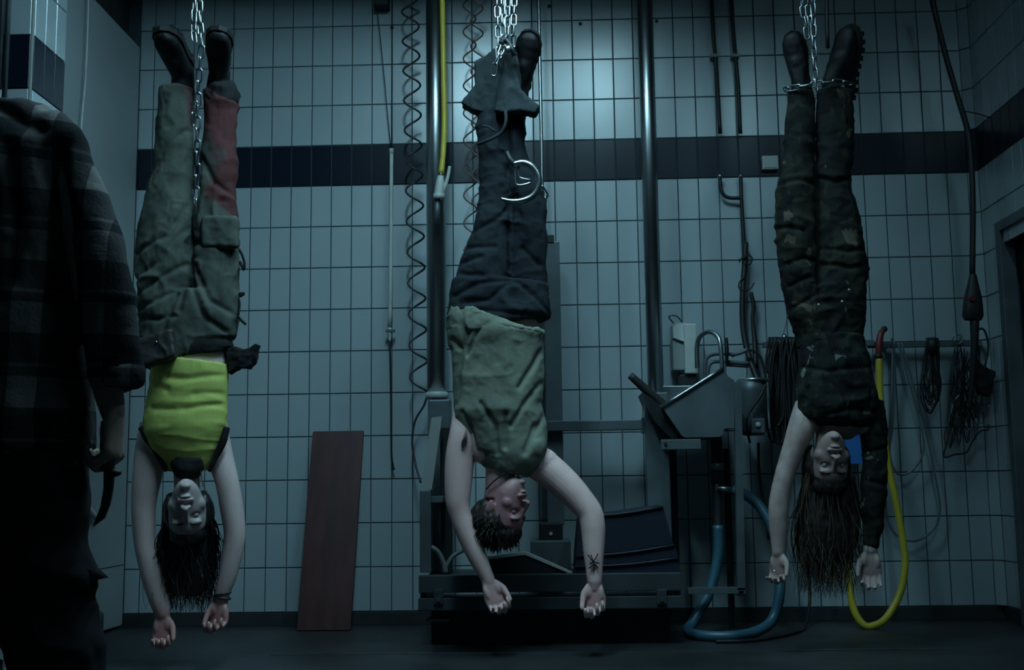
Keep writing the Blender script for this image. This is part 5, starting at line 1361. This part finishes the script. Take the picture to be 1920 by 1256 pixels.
obj('ring', tube_geo([at(1452, 1070, Y3 - 0.03) + np.array([0.008 * math.cos(a), 0.008 * math.sin(a), 0]) for a in np.linspace(0, 6.28, 12)], 0.0018, 6, 2), M_CHROME, rp_)
hair_cap(rp_, C3, S3, F3, U3, 1.0, M_HAIRD, [dense(*rows([(1512, 1600, 890, 0.03), (1502, 1608, 930, 0.03), (1500, 1610, 980, 0.03), (1506, 1604, 1020, 0.03), (1520, 1590, 1050, 0.03)], Y3, 0.55))], sides=True)
hair_strands(rp_, C3, S3, F3, U3, 1.0, (at(1550, 1118, Y3)[2], at(1550, 1010, Y3)[2]), M_HAIRB, 1000, (0.06, 0.06), (0.0, 0.03), 0.0022, 0.020, 6, m2=M_HAIRD, split=0.6)
boot(rp_, at(1500, 150, Y3), (-0.25, -0.40, 0.85), (0.25, 0.82, 0.5), 0.92, 0.11, (0, 0, -1))
boot(rp_, at(1563, 148, Y3), (0.02, -0.40, 0.85), (0.85, 0.55, 0.25), 1.02, 0.11, (0, 0, -1))
cl3 = ['left strand of chain above the right person\'s boots', 'middle strand of chain above the right person\'s boots', 'right strand of chain running between the right person\'s boots']
for k, (pts) in enumerate(([(1503, -60), (1504, 10), (1510, 45), (1514, 75)], [(1514, -60), (1515, 10), (1518, 50), (1522, 70)], [(1524, -60), (1525, 30), (1526, 80), (1528, 130), (1532, 172)])):
    chain(cl3[k], [at(pts[0][0] - 3, -330, Y3 - 0.08)] + [at(px, py, Y3 - 0.10 - 0.01 * k) for px, py in pts], phase=0.4 * k)
tag(obj('dark_hanging_rod', tube_geo([at(1549, -200, Y3 + 0.16), at(1550, 0, Y3 + 0.16), at(1552, 90, Y3 + 0.16)], 0.008, 10, 3), M_STEELK), 'dark vertical rod behind the right person\'s boots', 'rod')

lp = [at(1536 + 62 * math.cos(a), 168 + 4 * math.sin(2 * a), Y3) + np.array([0, 0.075 * math.sin(a), 0]) for a in np.linspace(0.2, 6.2, 14)]
chain('chain loop wrapped around the right person\'s ankles', lp, phase=0.1)

# ---------------------------------------------------------------- standing person in the foreground
Y4 = -2.92
fp = thing('person', 'standing person in dark plaid shirt seen from behind at the left edge', 'person', np.array([0.16, Y4, FZ]))
K4 = ppm(Y4)
def fpt(px, py, dy=0.0): return at(px, py, Y4 + dy)
g = Geo()
hc = fpt(-105, 40)
S4, F4, U4 = rot_to((0.1, 1, 0), (0, 0, 1))
head_pieces(g, hc, S4, F4, U4, 1.05, False, fpt(-75, 230), 0.062)
limb(g, [(-215, 110, 260), (-200, 130, 420), (-190, 120, 640), (-185, 130, 860)], Y4, 0.6)
limb(g, [(70, 150, 270), (110, 215, 420), (150, 235, 600), (172, 232, 720), (184, 234, 760), (192, 236, 782)], Y4 - 0.02, 0.9)
limb(g, [(-270, -190, 270), (-310, -215, 420), (-320, -240, 600), (-300, -245, 720), (-290, -250, 790)], Y4 - 0.02, 0.9)
wr4 = fpt(214, 775, -0.02)
hand_pieces(g, wr4, (0.02, -0.02, -1), (-1, 0.10, 0), (0, 1, 0), 1.0, (62, 82, 40), 0.03, 0.2, (0, 0, 0, 0))
hand_pieces(g, fpt(-270, 790, -0.02), (0, 0, -1), (1, 0.1, 0), (0, 1, 0), 1.0, (25, 35, 25), 0.03, 0.4)
for xa, xb in ((-180, -40), (0, 150)):
    limb(g, [(xa, xb, 860), (xa + 10, xb - 5, 1100), (xa + 30, xb - 10, 1256), (xa + 35, xb - 20, 1500), (xa + 45, xb - 30, 1600)], Y4, 0.9)
g = remesh(g, 0.005, 3)
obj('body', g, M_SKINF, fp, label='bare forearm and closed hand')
sg = Geo()
limb(sg, [(-40 - 95, 25, 168, 0, 0.95), (-178, 42, 193, 0, 0.7), (-225, 88, 230, 0, 0.62), (-240, 138, 300, 0, 0.62), (-230, 158, 420, 0, 0.64), (-222, 160, 560), (-220, 164, 700), (-222, 170, 800), (-222, 168, 852)], Y4, 0.62, seg=36, p=2.3)
limb(sg, [(30, 120, 232, 0, 0.8), (56, 156, 280), (88, 188, 345), (115, 222, 440), (138, 246, 540), (150, 254, 620), (162, 258, 680), (174, 262, 708), (178, 262, 722)], Y4 - 0.03, 0.85, seg=24)
limb(sg, [(-240, -130, 205, 0, 0.8), (-275, -160, 270), (-310, -190, 380), (-335, -220, 540), (-340, -240, 690)], Y4 - 0.03, 0.85, seg=24)
cs4 = creases([[(10, 215), (60, 235), (110, 268)], [(135, 300), (150, 420), (150, 560)], [(60, 300), (80, 420), (70, 540)], [(20, 280), (30, 400)]], Y4, 0.014, 0.012)
cloth(fp, 'plaid_shirt', sg, M_PLAID, 0.009, 3, 0.011, (7, 7, 3.5), cs4, 7.0, 'dark plaid flannel shirt')
cu = Geo()
limb(cu, [(172, 262, 690, 0, 0.9), (176, 267, 705, 0, 0.9), (178, 264, 722, 0, 0.9)], Y4 - 0.03, 0.9, seg=24)
cloth(fp, 'cuff', cu, M_PLAID, 0.007, 2, 0.004, (14, 14, 14), None, 2.0)
pt = Geo()
limb(pt, [(-215, 165, 835, 0, 0.55), (-212, 162, 900, 0, 0.58), (-205, 158, 960, 0, 0.58), (-195, 150, 1010, 0, 0.45)], Y4, 0.56, seg=34, p=2.4)
limb(pt, [(-12, 164, 880), (-14, 154, 960), (-12, 154, 1030), (-6, 172, 1085), (2, 163, 1100), (8, 168, 1140), (14, 178, 1190), (22, 186, 1256), (30, 180, 1400), (36, 170, 1560)], Y4, 0.9, seg=26)
limb(pt, [(-215, -50, 880), (-215, -55, 1000), (-205, -60, 1150), (-195, -65, 1300), (-185, -75, 1560)], Y4, 0.9, seg=26)
cloth(fp, 'trousers', pt, M_TROUK, 0.009, 3, 0.010, (7, 7, 7), None, 3.0, 'black work trousers')
obj('pocket_flap', Geo().prism([fpt(140, 1045, -0.02), fpt(187, 1086, -0.02), fpt(160, 1092, -0.02), fpt(140, 1096, -0.02)], (0, 0.05, 0)), M_TROUK, fp)
hair_cap(fp, hc, S4, F4, U4, 1.05, M_HAIRD)
for xa in (-125, 108):
    a4 = fpt(xa, 1560); a4 = np.array([a4[0], Y4, FZ + 0.085])
    boot(fp, a4, (0, 1, 0), (0, 0, -1), 1.05, 0.14, (0, 0, 1))
kn = thing('hooked_blade', 'dark hooked blade held point down in the standing person\'s hand', 'blade', fpt(178, 985))
obj('handle', tube_geo([fpt(203, 790, -0.02), fpt(203, 835, -0.02), fpt(201, 884, -0.02)], [0.015, 0.017, 0.014], 12, 4), M_LEATHER, kn)
obj('guard', Geo().ell(fpt(214, 886, -0.02), (0.016, 0.012, 0.009)), M_LEATHER, kn)
bl = [(194, 880), (213, 884), (211, 915), (205, 945), (194, 972), (174, 987), (178, 975), (188, 950), (194, 915)]
obj('blade', Geo().prism([fpt(px, py, -0.024) for px, py in bl], (0, 0.008, 0)), M_BLADE, kn, smooth=False)
